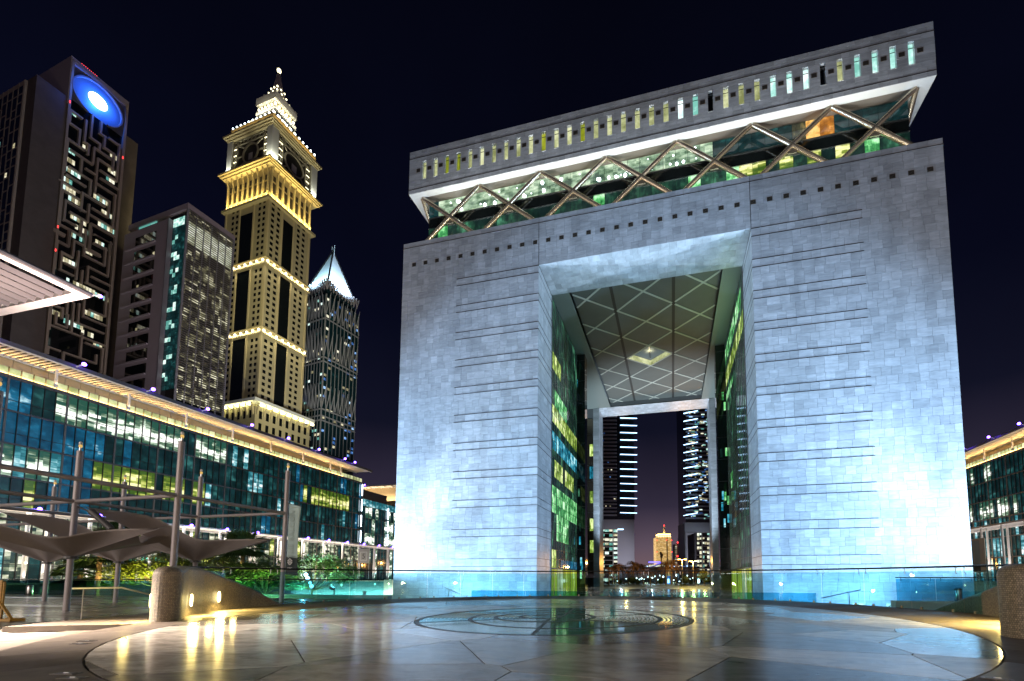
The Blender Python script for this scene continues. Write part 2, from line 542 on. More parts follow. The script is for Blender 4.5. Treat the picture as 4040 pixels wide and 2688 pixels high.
room('amber_office', [(0.3, (0.3, 0.1, 0.01)), (0.5, (0.6, 0.22, 0.02)), (0.7, (1.2, 0.7, 0.2))], 1.0, 0.8, 0.8, pane=0.3, cell=0.06)
room('far_window', [(0.35, (0.25, 0.22, 0.12)), (0.5, (0.65, 0.58, 0.36)), (0.68, (1.1, 1.05, 0.8))], 1.0, 0.5, 0.5, pane=0.5, cell=0.06)
room('far_window_cool', [(0.35, (0.1, 0.35, 0.3)), (0.5, (0.4, 0.8, 0.7)), (0.68, (1.0, 1.2, 1.1))], 1.0, 0.5, 0.5, pane=0.5, cell=0.06)
room('far_window_blue', [(0.4, (0.02, 0.06, 0.2)), (0.55, (0.1, 0.3, 0.8)), (0.7, (0.6, 0.9, 1.2))], 1.0, 0.5, 0.5, pane=0.5, cell=0.06)
room('louvre_room', [(0.42, (0.012, 0.011, 0.008)), (0.54, (0.06, 0.055, 0.03)), (0.63, (0.32, 0.3, 0.16)), (0.78, (1.1, 1.05, 0.75))], 1.0, 0.13, 0.55, detail=3, pane=0.1, cell=0.42, cy_=0.75, cz_=0.555)
room('louvre_top', [(0.3, (0.35, 0.36, 0.2)), (0.5, (0.9, 0.95, 0.7)), (0.68, (1.3, 1.35, 1.2))], 1.0, 0.4, 0.5, pane=0.2, cell=0.2)
room('trade_tower_glow', [(0.3, (0.5, 0.26, 0.06)), (0.5, (0.95, 0.6, 0.2)), (0.7, (1.3, 1.0, 0.55))], 1.0, 0.12, 0.5, pane=0.1, cell=0.06)  # glowing wall: warm light on the facade is put into the colour


def M(k):
    return MATS[k]


def mosaic_material(name, col, size, joint=(0.05, 0.045, 0.035)):
    m = bpy.data.materials.new(name)
    m.use_nodes = True
    n, l = m.node_tree.nodes, m.node_tree.links
    b = n['Principled BSDF']
    b.inputs['Roughness'].default_value = 0.5
    uv = n.new('ShaderNodeUVMap')
    br = n.new('ShaderNodeTexBrick')
    br.offset = 0.35
    br.inputs['Scale'].default_value = 1.0
    br.inputs['Brick Width'].default_value = size
    br.inputs['Row Height'].default_value = size
    br.inputs['Mortar Size'].default_value = size * 0.09
    br.inputs['Color1'].default_value = (*[c * 0.6 for c in col], 1)
    br.inputs['Color2'].default_value = (*[c * 1.2 for c in col], 1)
    br.inputs['Mortar'].default_value = (*joint, 1)
    nt = n.new('ShaderNodeTexNoise')
    nt.inputs['Scale'].default_value = 9.0
    mx = n.new('ShaderNodeMix')
    mx.data_type = 'VECTOR'
    mx.inputs[0].default_value = 0.02
    l.new(uv.outputs[0], mx.inputs[4])
    l.new(uv.outputs[0], nt.inputs['Vector'])
    l.new(nt.outputs[1], mx.inputs[5])
    l.new(mx.outputs[1], br.inputs['Vector'])
    l.new(br.outputs[0], b.inputs['Base Color'])
    bp = n.new('ShaderNodeBump')
    bp.inputs['Strength'].default_value = 0.5
    bp.inputs['Distance'].default_value = 0.006
    bp.invert = True
    l.new(br.outputs['Fac'], bp.inputs['Height'])
    l.new(bp.outputs[0], b.inputs['Normal'])
    MATS[name] = m


mosaic_material('mosaic', (0.26, 0.205, 0.14), 0.036)
# ------------------------------------------------------------------ mesh helpers
OFF = {}


def root_off(o):
    while o is not None and o.parent is not None:
        o = o.parent
    return OFF.get(o.name, Vector((0, 0, 0))) if o is not None else Vector((0, 0, 0))


def mesh_obj(name, me, parent=None, loc=(0, 0, 0)):
    o = bpy.data.objects.new(name, me)
    COL.objects.link(o)
    if parent is not None:
        o.parent = parent
    o.location = loc
    return o


class MB:
    def __init__(s):
        s.v, s.f, s.uv = [], [], []

    def add(s, v, f, uv=None):
        n = len(s.v)
        s.v += [tuple(p) for p in v]
        for i, q in enumerate(f):
            s.f.append(tuple(n + k for k in q))
            s.uv.append(uv[i] if uv else None)
        return s

    def box(s, x0, x1, y0, y1, z0, z1):
        v = [(x0, y0, z0), (x1, y0, z0), (x1, y1, z0), (x0, y1, z0), (x0, y0, z1), (x1, y0, z1), (x1, y1, z1), (x0, y1, z1)]
        return s.add(v, [(0, 3, 2, 1), (4, 5, 6, 7), (0, 1, 5, 4), (1, 2, 6, 5), (2, 3, 7, 6), (3, 0, 4, 7)])

    def obox(s, a, b, w, h, up=(0, 0, 1)):
        """bar from a to b, w wide, h high"""
        a, b = Vector(a), Vector(b)
        d = (b - a).normalized()
        x = d.cross(Vector(up))
        if x.length < 1e-5:
            x = Vector((1, 0, 0))
        x.normalize()
        y = x.cross(d)
        x, y = x * (w / 2), y * (h / 2)
        v = [a - x - y, a + x - y, a + x + y, a - x + y, b - x - y, b + x - y, b + x + y, b - x + y]
        return s.add(v, [(0, 1, 2, 3), (7, 6, 5, 4), (0, 4, 5, 1), (1, 5, 6, 2), (2, 6, 7, 3), (3, 7, 4, 0)])

    def prism(s, poly, z0, z1):
        n = len(poly)
        v = [(p[0], p[1], z0) for p in poly] + [(p[0], p[1], z1) for p in poly]
        f = [tuple(range(n - 1, -1, -1)), tuple(range(n, 2 * n))]
        f += [(i, (i + 1) % n, n + (i + 1) % n, n + i) for i in range(n)]
        return s.add(v, f)

    def tube(s, pts, r, n=10, cap=True):
        pts = [Vector(p) for p in pts]
        rs = r if isinstance(r, (list, tuple)) else [r] * len(pts)
        v, f = [], []
        prev = None
        for i, p in enumerate(pts):
            d = (pts[min(i + 1, len(pts) - 1)] - pts[max(i - 1, 0)]).normalized()
            if prev is None:
                x = d.cross(Vector((0, 0, 1)))
                if x.length < 1e-3:
                    x = Vector((1, 0, 0))
            else:
                x = prev - d * prev.dot(d)
            x.normalize()
            prev = x
            y = d.cross(x)
            for k in range(n):
                a = 2 * PI * k / n
                v.append(p + (x * math.cos(a) + y * math.sin(a)) * rs[i])
        for i in range(len(pts) - 1):
            for k in range(n):
                k2 = (k + 1) % n
                f.append((i * n + k, i * n + k2, (i + 1) * n + k2, (i + 1) * n + k))
        if cap:
            f.append(tuple(range(n - 1, -1, -1)))
            f.append(tuple((len(pts) - 1) * n + k for k in range(n)))
        return s.add(v, f)

    def lathe(s, prof, c=(0, 0, 0), n=16):
        v, f = [], []
        for r, z in prof:
            for k in range(n):
                a = 2 * PI * k / n
                v.append((c[0] + r * math.cos(a), c[1] + r * math.sin(a), c[2] + z))
        for i in range(len(prof) - 1):
            for k in range(n):
                k2 = (k + 1) % n
                f.append((i * n + k, i * n + k2, (i + 1) * n + k2, (i + 1) * n + k))
        f.append(tuple(range(n - 1, -1, -1)))
        f.append(tuple((len(prof) - 1) * n + k for k in range(n)))
        return s.add(v, f)

    def ball(s, c, r, n=8, sq=1.0):
        prof = [(max(r * math.sin(PI * i / n), r * 0.02), -r * sq * math.cos(PI * i / n)) for i in range(n + 1)]
        return s.lathe(prof, c, n * 2 if n < 8 else 12)

    def build(s, name, m, parent=None, local=False, smooth=False):
        me = bpy.data.meshes.new(name)
        off = Vector((0, 0, 0)) if local or parent is None else root_off(parent)
        v = [(p[0] - off[0], p[1] - off[1], p[2] - off[2]) for p in s.v]
        me.from_pydata(v, [], s.f)
        if m:
            me.materials.append(M(m) if isinstance(m, str) else m)
        if smooth:
            me.polygons.foreach_set('use_smooth', [True] * len(me.polygons))
            me.set_sharp_from_angle(angle=math.radians(50))
        if any(s.uv):
            ul = me.uv_layers.new(name='UVMap')
            for p, q in zip(me.polygons, s.uv):
                if q:
                    for li, c in zip(p.loop_indices, q):
                        ul.data[li].uv = c
        me.update()
        return mesh_obj(name, me, parent)


def tag(o, label=None, cat=None, group=None, kind=None):
    if label:
        o['label'] = label
    if cat:
        o['category'] = cat
    if group:
        o['group'] = group
    if kind:
        o['kind'] = kind
    return o


def thing(name, label, cat, loc=(0, 0, 0), rz=0.0, group=None):
    o = bpy.data.objects.new(name, None)
    COL.objects.link(o)
    o.location = loc
    o.rotation_euler = (0, 0, rz)
    o.empty_display_size = 0.2
    OFF[o.name] = Vector(loc)
    tag(o, label, cat, group)
    return o


def copy_tree(o, loc=None, rz=None, parent=None):
    c = o.copy()
    COL.objects.link(c)
    c.parent = parent
    for ch in list(o.children):
        copy_tree(ch, None, None, c)
    if loc is not None:
        c.location = loc
    if rz is not None:
        c.rotation_euler = (0, 0, rz)
    return c


def B(name, m, parent, *a, local=False):
    return MB().box(*a).build(name, m, parent, local)


CACHE = {}


def unit(name, m, parent, dims, loc, local=True):
    """a box piece that shares its mesh with alike pieces; loc is its minimum corner"""
    key = (name, m, tuple(round(d, 3) for d in dims))
    me = CACHE.get(key)
    if me is None:
        b = MB().box(0, dims[0], 0, dims[1], 0, dims[2])
        me = bpy.data.meshes.new(name)
        me.from_pydata(b.v, [], b.f)
        me.materials.append(M(m))
        CACHE[key] = me
    off = Vector((0, 0, 0)) if local else root_off(parent)
    return mesh_obj(name, me, parent, Vector(loc) - off)


def pieces(name, m, parent, boxes, limit=300, local=False, rot=None):
    """boxes: (x0,x1,y0,y1,z0,z1[,material]). The largest in view become parts, the rest one stuff part per material."""
    wm = parent.matrix_world if rot is None else rot

    def size(b):
        c = Vector(((b[0] + b[1]) / 2, (b[2] + b[3]) / 2, (b[4] + b[5]) / 2))
        if local:
            c = wm @ c
        d = (c - CAM).length
        return max(b[1] - b[0], b[3] - b[2]) * (b[5] - b[4]) / (d * d)
    bs = sorted(boxes, key=size, reverse=True)
    for b in bs[:limit]:
        unit(name, b[6] if len(b) > 6 else m, parent, (b[1] - b[0], b[3] - b[2], b[5] - b[4]), (b[0], b[2], b[4]), local)
    rest = {}
    for b in bs[limit:]:
        rest.setdefault(b[6] if len(b) > 6 else m, MB()).box(*b[:6])
    for k, mb in rest.items():
        tag(mb.build(name, k, parent, local), kind='stuff')


def text_mesh(name, body, size, m, parent, mw, depth=0.01, align='CENTER', spacing=1.0):
    c = bpy.data.curves.new(name, 'FONT')
    c.body = body
    c.size = size
    c.extrude = depth
    c.align_x = align
    c.align_y = 'CENTER'
    c.space_character = spacing
    c.resolution_u = 3
    t = bpy.data.objects.new(name, c)
    COL.objects.link(t)
    dg = bpy.context.evaluated_depsgraph_get()
    me = bpy.data.meshes.new_from_object(t.evaluated_get(dg))
    bpy.data.objects.remove(t)
    bpy.data.curves.remove(c)
    me.materials.clear()
    me.materials.append(M(m))
    me.name = name
    o = mesh_obj(name, me, parent)
    o.matrix_local = mw
    return o


def frame_matrix(origin, right, up):
    r, u = Vector(right).normalized(), Vector(up).normalized()
    n = r.cross(u)
    mt = Matrix((r, u, n)).transposed().to_4x4()
    mt.translation = Vector(origin)
    return mt
# ------------------------------------------------------------------ ground, terraces and the round platform
tag(B('ground', 'ground', None, -2500, 2500, -2500, 5000, -1.0, 0.0), kind='structure')
tag(B('plaza', 'plaza', None, -44, 114, -48, 96, 0.002, 0.006), kind='structure')
tag(B('road', 'asphalt', None, -260, 330, 120, 146, 0.004, 0.01), kind='structure')
tag(B('road', 'asphalt', None, -260, 330, 205, 300, 0.004, 0.011), kind='structure')
tag(B('forecourt', 'pale_paving', None, -60, 140, 96.2, 119.8, 0.002, 0.008), kind='structure')
tag(B('lawn', 'lawn', None, -40, 45, 147, 165, 0.004, 0.16), kind='structure')
tag(B('lawn', 'lawn', None, 56, 130, 147, 165, 0.004, 0.16), kind='structure')
tag(B('pavement', 'pale_paving', None, -60, 140, 166, 184, 0.004, 0.13), kind='structure')

# west terrace (paved, with darker bands) beside the platform
TZ = 2.96
tag(MB().prism([(-16, -80), (30.5, -80), (30.5, -52), (25.6, -44), (24.1, -40), (24.6, -34.4), (-16, -34.4)], 0.008, TZ - 0.03).build('terrace_base', 'terrace_band', None), kind='structure')
ter = MB().prism([(-16, -80), (30.5, -80), (30.5, -52), (25.6, -44), (24.1, -40), (24.6, -34.4), (-16, -34.4)], TZ - 0.03, TZ - 0.02).build('terrace_paving', 'joint', None)
tag(ter, kind='structure')
slabs = []
xs = [-16 + 1.7 * k for k in range(28)]
ys = [-60 + 0.85 * k for k in range(31)]


def in_terrace(x, y):
    if y > -34.6 or x < -16:
        return False
    lim = 30.2 if y < -52 else (30.2 + (y + 52) / 8 * (25.3 - 30.2) if y < -44 else (25.3 + (y + 44) / 4 * (23.8 - 25.3) if y < -40 else 23.8))
    return x < lim


rs = random.Random(3)
for y in ys:
    sh = rs.random() * 1.7
    for x in xs:
        x0, x1 = x + sh, x + sh + 1.688
        if in_terrace(x1, y) and in_terrace(x1, y + 0.85) and in_terrace(x0, y):
            band = abs((y + 60) % 5.1 - 2.1) < 0.43
            slabs.append((x0, x1, y, y + 0.84, TZ - 0.02, TZ + rs.random() * 0.0015, 'terrace_band' if band else 'terrace_stone'))
pieces('paving_slab', 'terrace_stone', ter, slabs, 300)

# round platform
PC = (36.75, -43.4)
R_IN, Z0 = 9.12, 3.1
A_L, A_R = math.radians(203.1), math.radians(-18.7)      # where the two rounded wall ends stand


def ring_pt(a, r):
    return (PC[0] + r * math.cos(a), PC[1] + r * math.sin(a))


def is_front(a):
    a = a % (2 * PI)
    return a > A_L and a < 2 * PI + A_R


def r_out(a):
    return 10.15 if is_front(a) else 12.55


plat = tag(MB().prism([ring_pt(2 * PI * k / 120, r_out(2 * PI * k / 120) - 0.03) for k in range(120)], 0.008, Z0 - 0.03).build('round_platform', 'joint', None), kind='structure')

# irregular polygonal granite slabs inside the ring (cells of a stretched pattern, cut by half planes)
rs = random.Random(21)
seeds = []
tries = 0
while len(seeds) < 84 and tries < 20000:
    tries += 1
    a, r = rs.random() * 2 * PI, R_IN * math.sqrt(rs.random()) * 1.05
    p = (r * math.cos(a), r * math.sin(a))
    if all(math.hypot((p[0] - q[0]) / 1.35, (p[1] - q[1]) / 0.85) > 1.3 for q in seeds):
        seeds.append(p)


def clip(poly, nx, ny, c):
    out = []
    for i in range(len(poly)):
        a, b = poly[i], poly[(i + 1) % len(poly)]
        da, db = a[0] * nx + a[1] * ny - c, b[0] * nx + b[1] * ny - c
        if da <= 0:
            out.append(a)
        if (da < 0 < db) or (db < 0 < da):
            t = da / (da - db)
            out.append((a[0] + (b[0] - a[0]) * t, a[1] + (b[1] - a[1]) * t))
    return out


circle = [(R_IN * 0.9985 * math.cos(2 * PI * k / 96), R_IN * 0.9985 * math.sin(2 * PI * k / 96)) for k in range(96)]
OC = (36.85 - PC[0], -44.15 - PC[1])
R_OC = 3.62
for i, s in enumerate(seeds):
    poly = list(circle)
    for j, t in enumerate(seeds):
        if i == j:
            continue
        dx, dy = t[0] - s[0], t[1] - s[1]
        # weights differ from slab to slab, so the slabs do too
        L = math.hypot(dx, dy)
        w = 0.5 + 0.32 * (math.sin(i * 2.3) - math.sin(j * 2.3)) / (L * L)
        nx, ny = dx / L, dy / L
        c = nx * (s[0] + dx * w) + ny * (s[1] + dy * w) - 0.009
        poly = clip(poly, nx, ny, c)
        if len(poly) < 3:
            break
    if len(poly) < 3:
        continue
    # cut out the round skylight: walk the outline and push points that fall inside it on to its rim
    dense = []
    for a, b in zip(poly, poly[1:] + poly[:1]):
        n = max(1, int(math.hypot(b[0] - a[0], b[1] - a[1]) / 0.12))
        for k in range(n):
            dense.append((a[0] + (b[0] - a[0]) * k / n, a[1] + (b[1] - a[1]) * k / n))
    ins = [math.hypot(p[0] - OC[0], p[1] - OC[1]) < R_OC + 0.02 for p in dense]
    if all(ins):
        continue
    if any(ins):
        # one run of outside points, closed along the arc of the skylight
        n = len(dense)
        st = next(k for k in range(n) if ins[k - 1] and not ins[k])
        run = []
        k = st
        while not ins[k % n] and len(run) < n:
            run.append(dense[k % n])
            k += 1
        a0 = math.atan2(run[-1][1] - OC[1], run[-1][0] - OC[0])
        a1 = math.atan2(run[0][1] - OC[1], run[0][0] - OC[0])
        da = (a1 - a0 + PI) % (2 * PI) - PI
        arc = [(OC[0] + (R_OC + 0.02) * math.cos(a0 + da * k / 24), OC[1] + (R_OC + 0.02) * math.sin(a0 + da * k / 24)) for k in range(25)]
        poly = run + arc
    else:
        poly = dense
    MB().prism([(p[0] + PC[0], p[1] + PC[1]) for p in poly], Z0 - 0.03, Z0 + rs.random() * 0.0012).build('paving_stone', 'granite', plat)

# rim stones
N_RIM = 40
for k in range(N_RIM):
    a0, a1 = 2 * PI * k / N_RIM + 0.0008, 2 * PI * (k + 1) / N_RIM - 0.0008
    am = (a0 + a1) / 2
    inner = [ring_pt(a0 + (a1 - a0) * t / 6, R_IN + 0.012) for t in range(7)]
    ro = r_out(am)
    outer = [ring_pt(a1 + (a0 - a1) * t / 6, ro) for t in range(7)]
    MB().prism(inner + outer, Z0 - 0.12, Z0 + 0.004).build('rim_stone', 'rim_stone', plat)
    if is_front(am):
        o2 = [ring_pt(a1 + (a0 - a1) * t / 6, 11.4) for t in range(7)]
        i2 = [ring_pt(a0 + (a1 - a0) * t / 6, 10.16) for t in range(7)]
        MB().prism(i2 + o2, 2.4, 2.985).build('step_stone', 'rim_stone', plat)

# glass skylight let into the platform: etched rings under clear glass
sky_l = thing('floor_skylight', 'round greenish glass skylight with dark spiral rings, set flush in the polished stone platform', 'skylight', (OC[0] + PC[0], OC[1] + PC[1], Z0))
sc = (OC[0] + PC[0], OC[1] + PC[1])


def annulus(mb, c, r0, r1, z0, z1, n=72, a0=0.0, a1=2 * PI):
    full = abs(a1 - a0 - 2 * PI) < 1e-6
    v, f = [], []
    m_ = n if full else n + 1
    for k in range(m_):
        a = a0 + (a1 - a0) * k / n
        for r, z in ((r0, z0), (r1, z0), (r1, z1), (r0, z1)):
            v.append((c[0] + r * math.cos(a), c[1] + r * math.sin(a), z))
    for k in range(n):
        i, j = 4 * k, 4 * ((k + 1) % m_)
        for q in range(4):
            q2 = (q + 1) % 4
            f.append((i + q, j + q, j + q2, i + q2))
    mb.add(v, f)
    return mb


mat('skylight_glass', (0.1, 0.26, 0.19), 0.05, spec=0.4, matte=0.35)
mat('skylight_ring', (0.012, 0.014, 0.014), 0.5)
mat('etched_line', (0.62, 0.72, 0.68), 0.6)
MB().prism([(sc[0] + (R_OC - 0.1) * math.cos(2 * PI * k / 80), sc[1] + (R_OC - 0.1) * math.sin(2 * PI * k / 80)) for k in range(80)], Z0 - 0.02, Z0 - 0.004).build('glass_pane', 'skylight_glass', sky_l)
annulus(MB(), sc, R_OC - 0.1, R_OC, Z0 - 0.03, Z0 + 0.003, 80).build('frame_ring', 'skylight_ring', sky_l)
for r, dx, dy in ((2.55, 0.25, 0.1), (1.35, -0.35, 0.15), (0.55, -0.5, 0.2)):
    annulus(MB(), (sc[0] + dx, sc[1] + dy), r - 0.06, r + 0.06, Z0 - 0.004, Z0 + 0.0005, 64).build('dark_ring', 'skylight_ring', sky_l)
for a in (0.35, 1.4, 2.45, 3.5, 4.6, 5.65):
    MB().obox((sc[0] + 0.5 * math.cos(a), sc[1] + 0.5 * math.sin(a), Z0 - 0.002), (sc[0] + 3.52 * math.cos(a + 0.25), sc[1] + 3.52 * math.sin(a + 0.25), Z0 - 0.002), 0.08, 0.006).build('dark_rib', 'skylight_ring', sky_l)
mb = MB()
for k in range(26):
    r = 0.7 + k * 0.108
    annulus(mb, sc, r, r + 0.045, Z0 - 0.004, Z0 - 0.001, 20, math.radians(163), math.radians(197))
for k in range(22):
    r = 1.1 + k * 0.108
    annulus(mb, sc, r, r + 0.04, Z0 - 0.004, Z0 - 0.001, 16, math.radians(-18), math.radians(14))
tag(mb.build('etched_lines', 'etched_line', sky_l), kind='stuff')

# four steel floor plates on the rim
plate0 = None
for k, (u, v) in enumerate(((612 / 2.3337, 2300 + 820 / 2.3337), (672 / 2.3337, 2300 + 860 / 2.3337), (740 / 2.3337, 2300 + 553 / 2.3337), (800 / 2.3337, 2300 + 530 / 2.3337), (3935, 2672))):
    lbl = ('steel floor plate nearest the bottom left corner, left one of its pair', 'steel floor plate nearest the bottom left corner, right one of its pair',
           'farther steel floor plate on the left rim, left of its pair', 'farther steel floor plate on the left rim, right of its pair', 'steel floor plate on the rim at the bottom right corner')[k]
    D = (4.2 - Z0) * F_PX / (v - 2277)
    p = at(u, v, D)
    p.z = Z0 + 0.006
    if plate0 is None:
        plate0 = thing('floor_plate', lbl, 'floor plate', p, math.radians(12), group='steel floor plates in the platform rim')
        B('frame', 'frame_grey', plate0, -0.13, 0.13, -0.055, 0.055, 0, 0.006, local=True)
        B('cover', 'frame_dark', plate0, -0.1, 0.1, -0.03, 0.03, 0.006, 0.009, local=True)
        B('handle', 'steel', plate0, -0.03, 0.03, -0.006, 0.006, 0.009, 0.016, local=True)
    else:
        o = copy_tree(plate0, p, math.radians(12 if k < 4 else -25))
        o['label'] = lbl


# curved mosaic walls with rounded ends and oval lights
def curved_wall(label, pts, th, zs, end_round, lights):
    w = thing('mosaic_wall', label, 'wall', (pts[0][0], pts[0][1], Z0))
    n = len(pts)
    L, Rr = [], []
    s_ = [0.0]
    for i in range(n):
        a, b = Vector(pts[max(i - 1, 0)]), Vector(pts[min(i + 1, n - 1)])
        d = (b - a).normalized()
        nrm = Vector((-d.y, d.x))
        L.append(Vector(pts[i]) + nrm * th / 2)
        Rr.append(Vector(pts[i]) - nrm * th / 2)
        if i:
            s_.append(s_[-1] + (Vector(pts[i]) - Vector(pts[i - 1])).length)
    mb = MB()
    for i in range(n - 1):
        for side, A in ((1, L), (-1, Rr)):
            v = [(*A[i], Z0 - 0.1), (*A[i + 1], Z0 - 0.1), (*A[i + 1], zs[i + 1]), (*A[i], zs[i])]
            uv = [(s_[i], -0.1), (s_[i + 1], -0.1), (s_[i + 1], zs[i + 1] - Z0), (s_[i], zs[i] - Z0)]
            if side > 0:
                v, uv = v[::-1], uv[::-1]
            mb.add(v, [(0, 1, 2, 3)], [uv])
        # rounded coping
        prof = 6
        for k in range(prof):
            def cp(i_, k_):
                a = PI * k_ / prof
                m_ = (L[i_] + Rr[i_]) / 2
                h = (L[i_] - Rr[i_]) / 2
                q = m_ + h * math.cos(a)
                return (q.x, q.y, zs[i_] + math.sin(a) * 0.12)
            v = [cp(i, k), cp(i + 1, k), cp(i + 1, k + 1), cp(i, k + 1)]
            uv = [(s_[i], 2 + k * 0.1), (s_[i + 1], 2 + k * 0.1), (s_[i + 1], 2.1 + k * 0.1), (s_[i], 2.1 + k * 0.1)]
            mb.add(v, [(0, 1, 2, 3)], [uv])
    mb.build('wall_body', 'mosaic', w, smooth=True)
    # rounded end: a drum with a soft top
    c, r, h = end_round
    mb = MB()
    prof = [(r, -0.1), (r, h - 0.2), (r - 0.012, h - 0.13), (r - 0.045, h - 0.07), (r - 0.1, h - 0.025), (r - 0.17, h), (0.01, h + 0.012)]
    N = 28
    for i in range(len(prof) - 1):
        for k in range(N):
            a0, a1 = 2 * PI * k / N, 2 * PI * (k + 1) / N
            v = [(c[0] + prof[j][0] * math.cos(a), c[1] + prof[j][0] * math.sin(a), Z0 + prof[j][1]) for j, a in ((i, a0), (i, a1), (i + 1, a1), (i + 1, a0))]
            vv = [prof[i][1], prof[i][1], prof[i + 1][1] + 0.001 * i, prof[i + 1][1] + 0.001 * i]
            uv = [(a0 * r, vv[0]), (a1 * r, vv[1]), (a1 * r, vv[2]), (a0 * r, vv[3])]
            mb.add(v, [(0, 1, 2, 3)], [uv])
    mb.build('rounded_end', 'mosaic', w, smooth=True)
    for (p, nx, ny, pw) in lights:
        f = Vector((nx, ny, 0)).normalized()
        x = Vector((-f.y, f.x, 0))
        mb = MB()
        ring = [Vector(p) + x * 0.075 * math.cos(2 * PI * k / 16) + Vector((0, 0, 0.17 * math.sin(2 * PI * k / 16))) for k in range(16)]
        mb.add([q - f * 0.02 for q in ring] + [q + f * 0.012 for q in ring], [tuple(range(16, 32))] + [(k, (k + 1) % 16, 16 + (k + 1) % 16, 16 + k) for k in range(16)])
        mb.build('oval_light', 'light_oval', w)
        if pw:
            point('wall_glow_fill', Vector(p) + f * 0.42, pw * 0.09, (1.0, 0.74, 0.22), 0.08)  # added point before the oval, brightens the wall around it
            area('wall_lamp', Vector(p) + f * 0.06, Vector(p) + f * 1.0 + Vector((0, 0, -0.75)), 0.14, 0.26, pw, (1.0, 0.74, 0.22), 170)
    return w


wl_pts = [(27.5, -47.2), (26.55, -46.4), (25.75, -45.4), (25.1, -44.2), (24.72, -42.9), (24.55, -41.5), (24.55, -41.0)]
wl_z = [4.30, 4.40, 4.38, 4.12, 3.72, 3.08, 2.9]
curved_wall('curved mosaic wall with rounded end and yellow oval lights at left of the platform', wl_pts, 0.5, wl_z, ((27.61, -47.33), 0.285, 1.36),
            [((27.42, -47.54, 3.62), -0.67, -0.74, 120), ((26.80, -46.17, 3.55), 0.75, 0.67, 130), ((25.66, -44.55, 3.56), 0.88, 0.48, 130)])
wr_pts = [(46.4, -45.85), (47.1, -45.2), (47.85, -44.2), (48.5, -43.0), (48.95, -41.5), (49.1, -40.0), (49.05, -38.7), (48.9, -38.1)]
wr_z = [4.28, 4.35, 4.35, 4.2, 3.95, 3.58, 3.2, 2.95]
curved_wall('curved mosaic wall with dark rounded end at the right edge of the platform', wr_pts, 0.5, wr_z, ((46.3, -45.95), 0.38, 1.33),
            [((47.27, -44.53, 3.6), -0.8, 0.6, 260), ((47.92, -43.46, 3.6), -0.88, 0.47, 220)])

# glass balustrade along the far edge of the platform
bal = thing('glass_balustrade', 'long curved glass balustrade with black handrail along the far edge of the platform', 'balustrade', (PC[0], PC[1] + 12.2, Z0))
RB_ = 12.42
arc0, arc1 = math.radians(188), math.radians(8)
NP = 22
for k in range(NP):
    a0 = arc0 + (arc1 - arc0) * k / NP
    a1 = arc0 + (arc1 - arc0) * (k + 1) / NP
    g = 0.0013
    p0, p1 = ring_pt(a0 - g, RB_), ring_pt(a1 + g, RB_)
    MB().obox((*p0, Z0 + 0.65), (*p1, Z0 + 0.65), 0.02, 1.3).build('glass_panel', 'rail_glass', bal)
    for t in (0.2, 0.8):
        q = Vector((*ring_pt(a0 + (a1 - a0) * t, RB_ - 0.02), Z0))
        MB().box(q.x - 0.04, q.x + 0.04, q.y - 0.02, q.y + 0.02, q.z, q.z + 0.09).build('clamp', 'frame_grey', bal)
    for a in (a0 - 0.011, a1 + 0.011):
        q = Vector((*ring_pt(a, RB_ - 0.07), Z0))
        q2 = Vector((*ring_pt(a, RB_ - 0.015), Z0))
        MB().tube([q2 + Vector((0, 0, 1.41)), q + Vector((0, 0, 1.39)), q + Vector((0, 0, 1.22)), q2 + Vector((0, 0, 1.2))], 0.011, 6).build('bracket', 'steel', bal)
MB().tube([(*ring_pt(arc0 + (arc1 - arc0) * k / 60, RB_), Z0 + 1.43) for k in range(61)], 0.032, 8).build('handrail', 'rail_black', bal, smooth=True)


def glass_fence(name, label, pts, z, h, deep=True, parts=None, rail=True, group=None):
    f = thing(name, label, 'balustrade', (*pts[0][:2], z), group=group)
    for a, b in zip(pts, pts[1:]):
        za, zb = (a[2] if len(a) > 2 else z), (b[2] if len(b) > 2 else z)
        va, vb = Vector((a[0], a[1], za)), Vector((b[0], b[1], zb))
        n = max(1, round((vb - va).length / (parts or 1.9)))
        for k in range(n):
            p, q = va.lerp(vb, (k + 0.008) / n), va.lerp(vb, (k + 0.992) / n)
            MB().obox(p + Vector((0, 0, h / 2)), q + Vector((0, 0, h / 2)), 0.02, h).build('glass_panel', 'rail_glass_deep' if deep else ('clear' if deep is None else 'rail_glass'), f)
            if rail:
                for t in (0.12, 0.88):
                    r = p.lerp(q, t) + Vector((0, -0.06, 0))
                    MB().tube([r + Vector((0, 0.05, h + 0.07)), r + Vector((0, 0, h - 0.1)), r + Vector((0, 0.05, h - 0.12))], 0.012, 5).build('bracket', 'rail_black', f)
    if rail:
        MB().tube([(a[0], a[1], (a[2] if len(a) > 2 else z) + h + 0.07) for a in pts], 0.03, 8).build('handrail', 'rail_black', f, smooth=True)
    return f


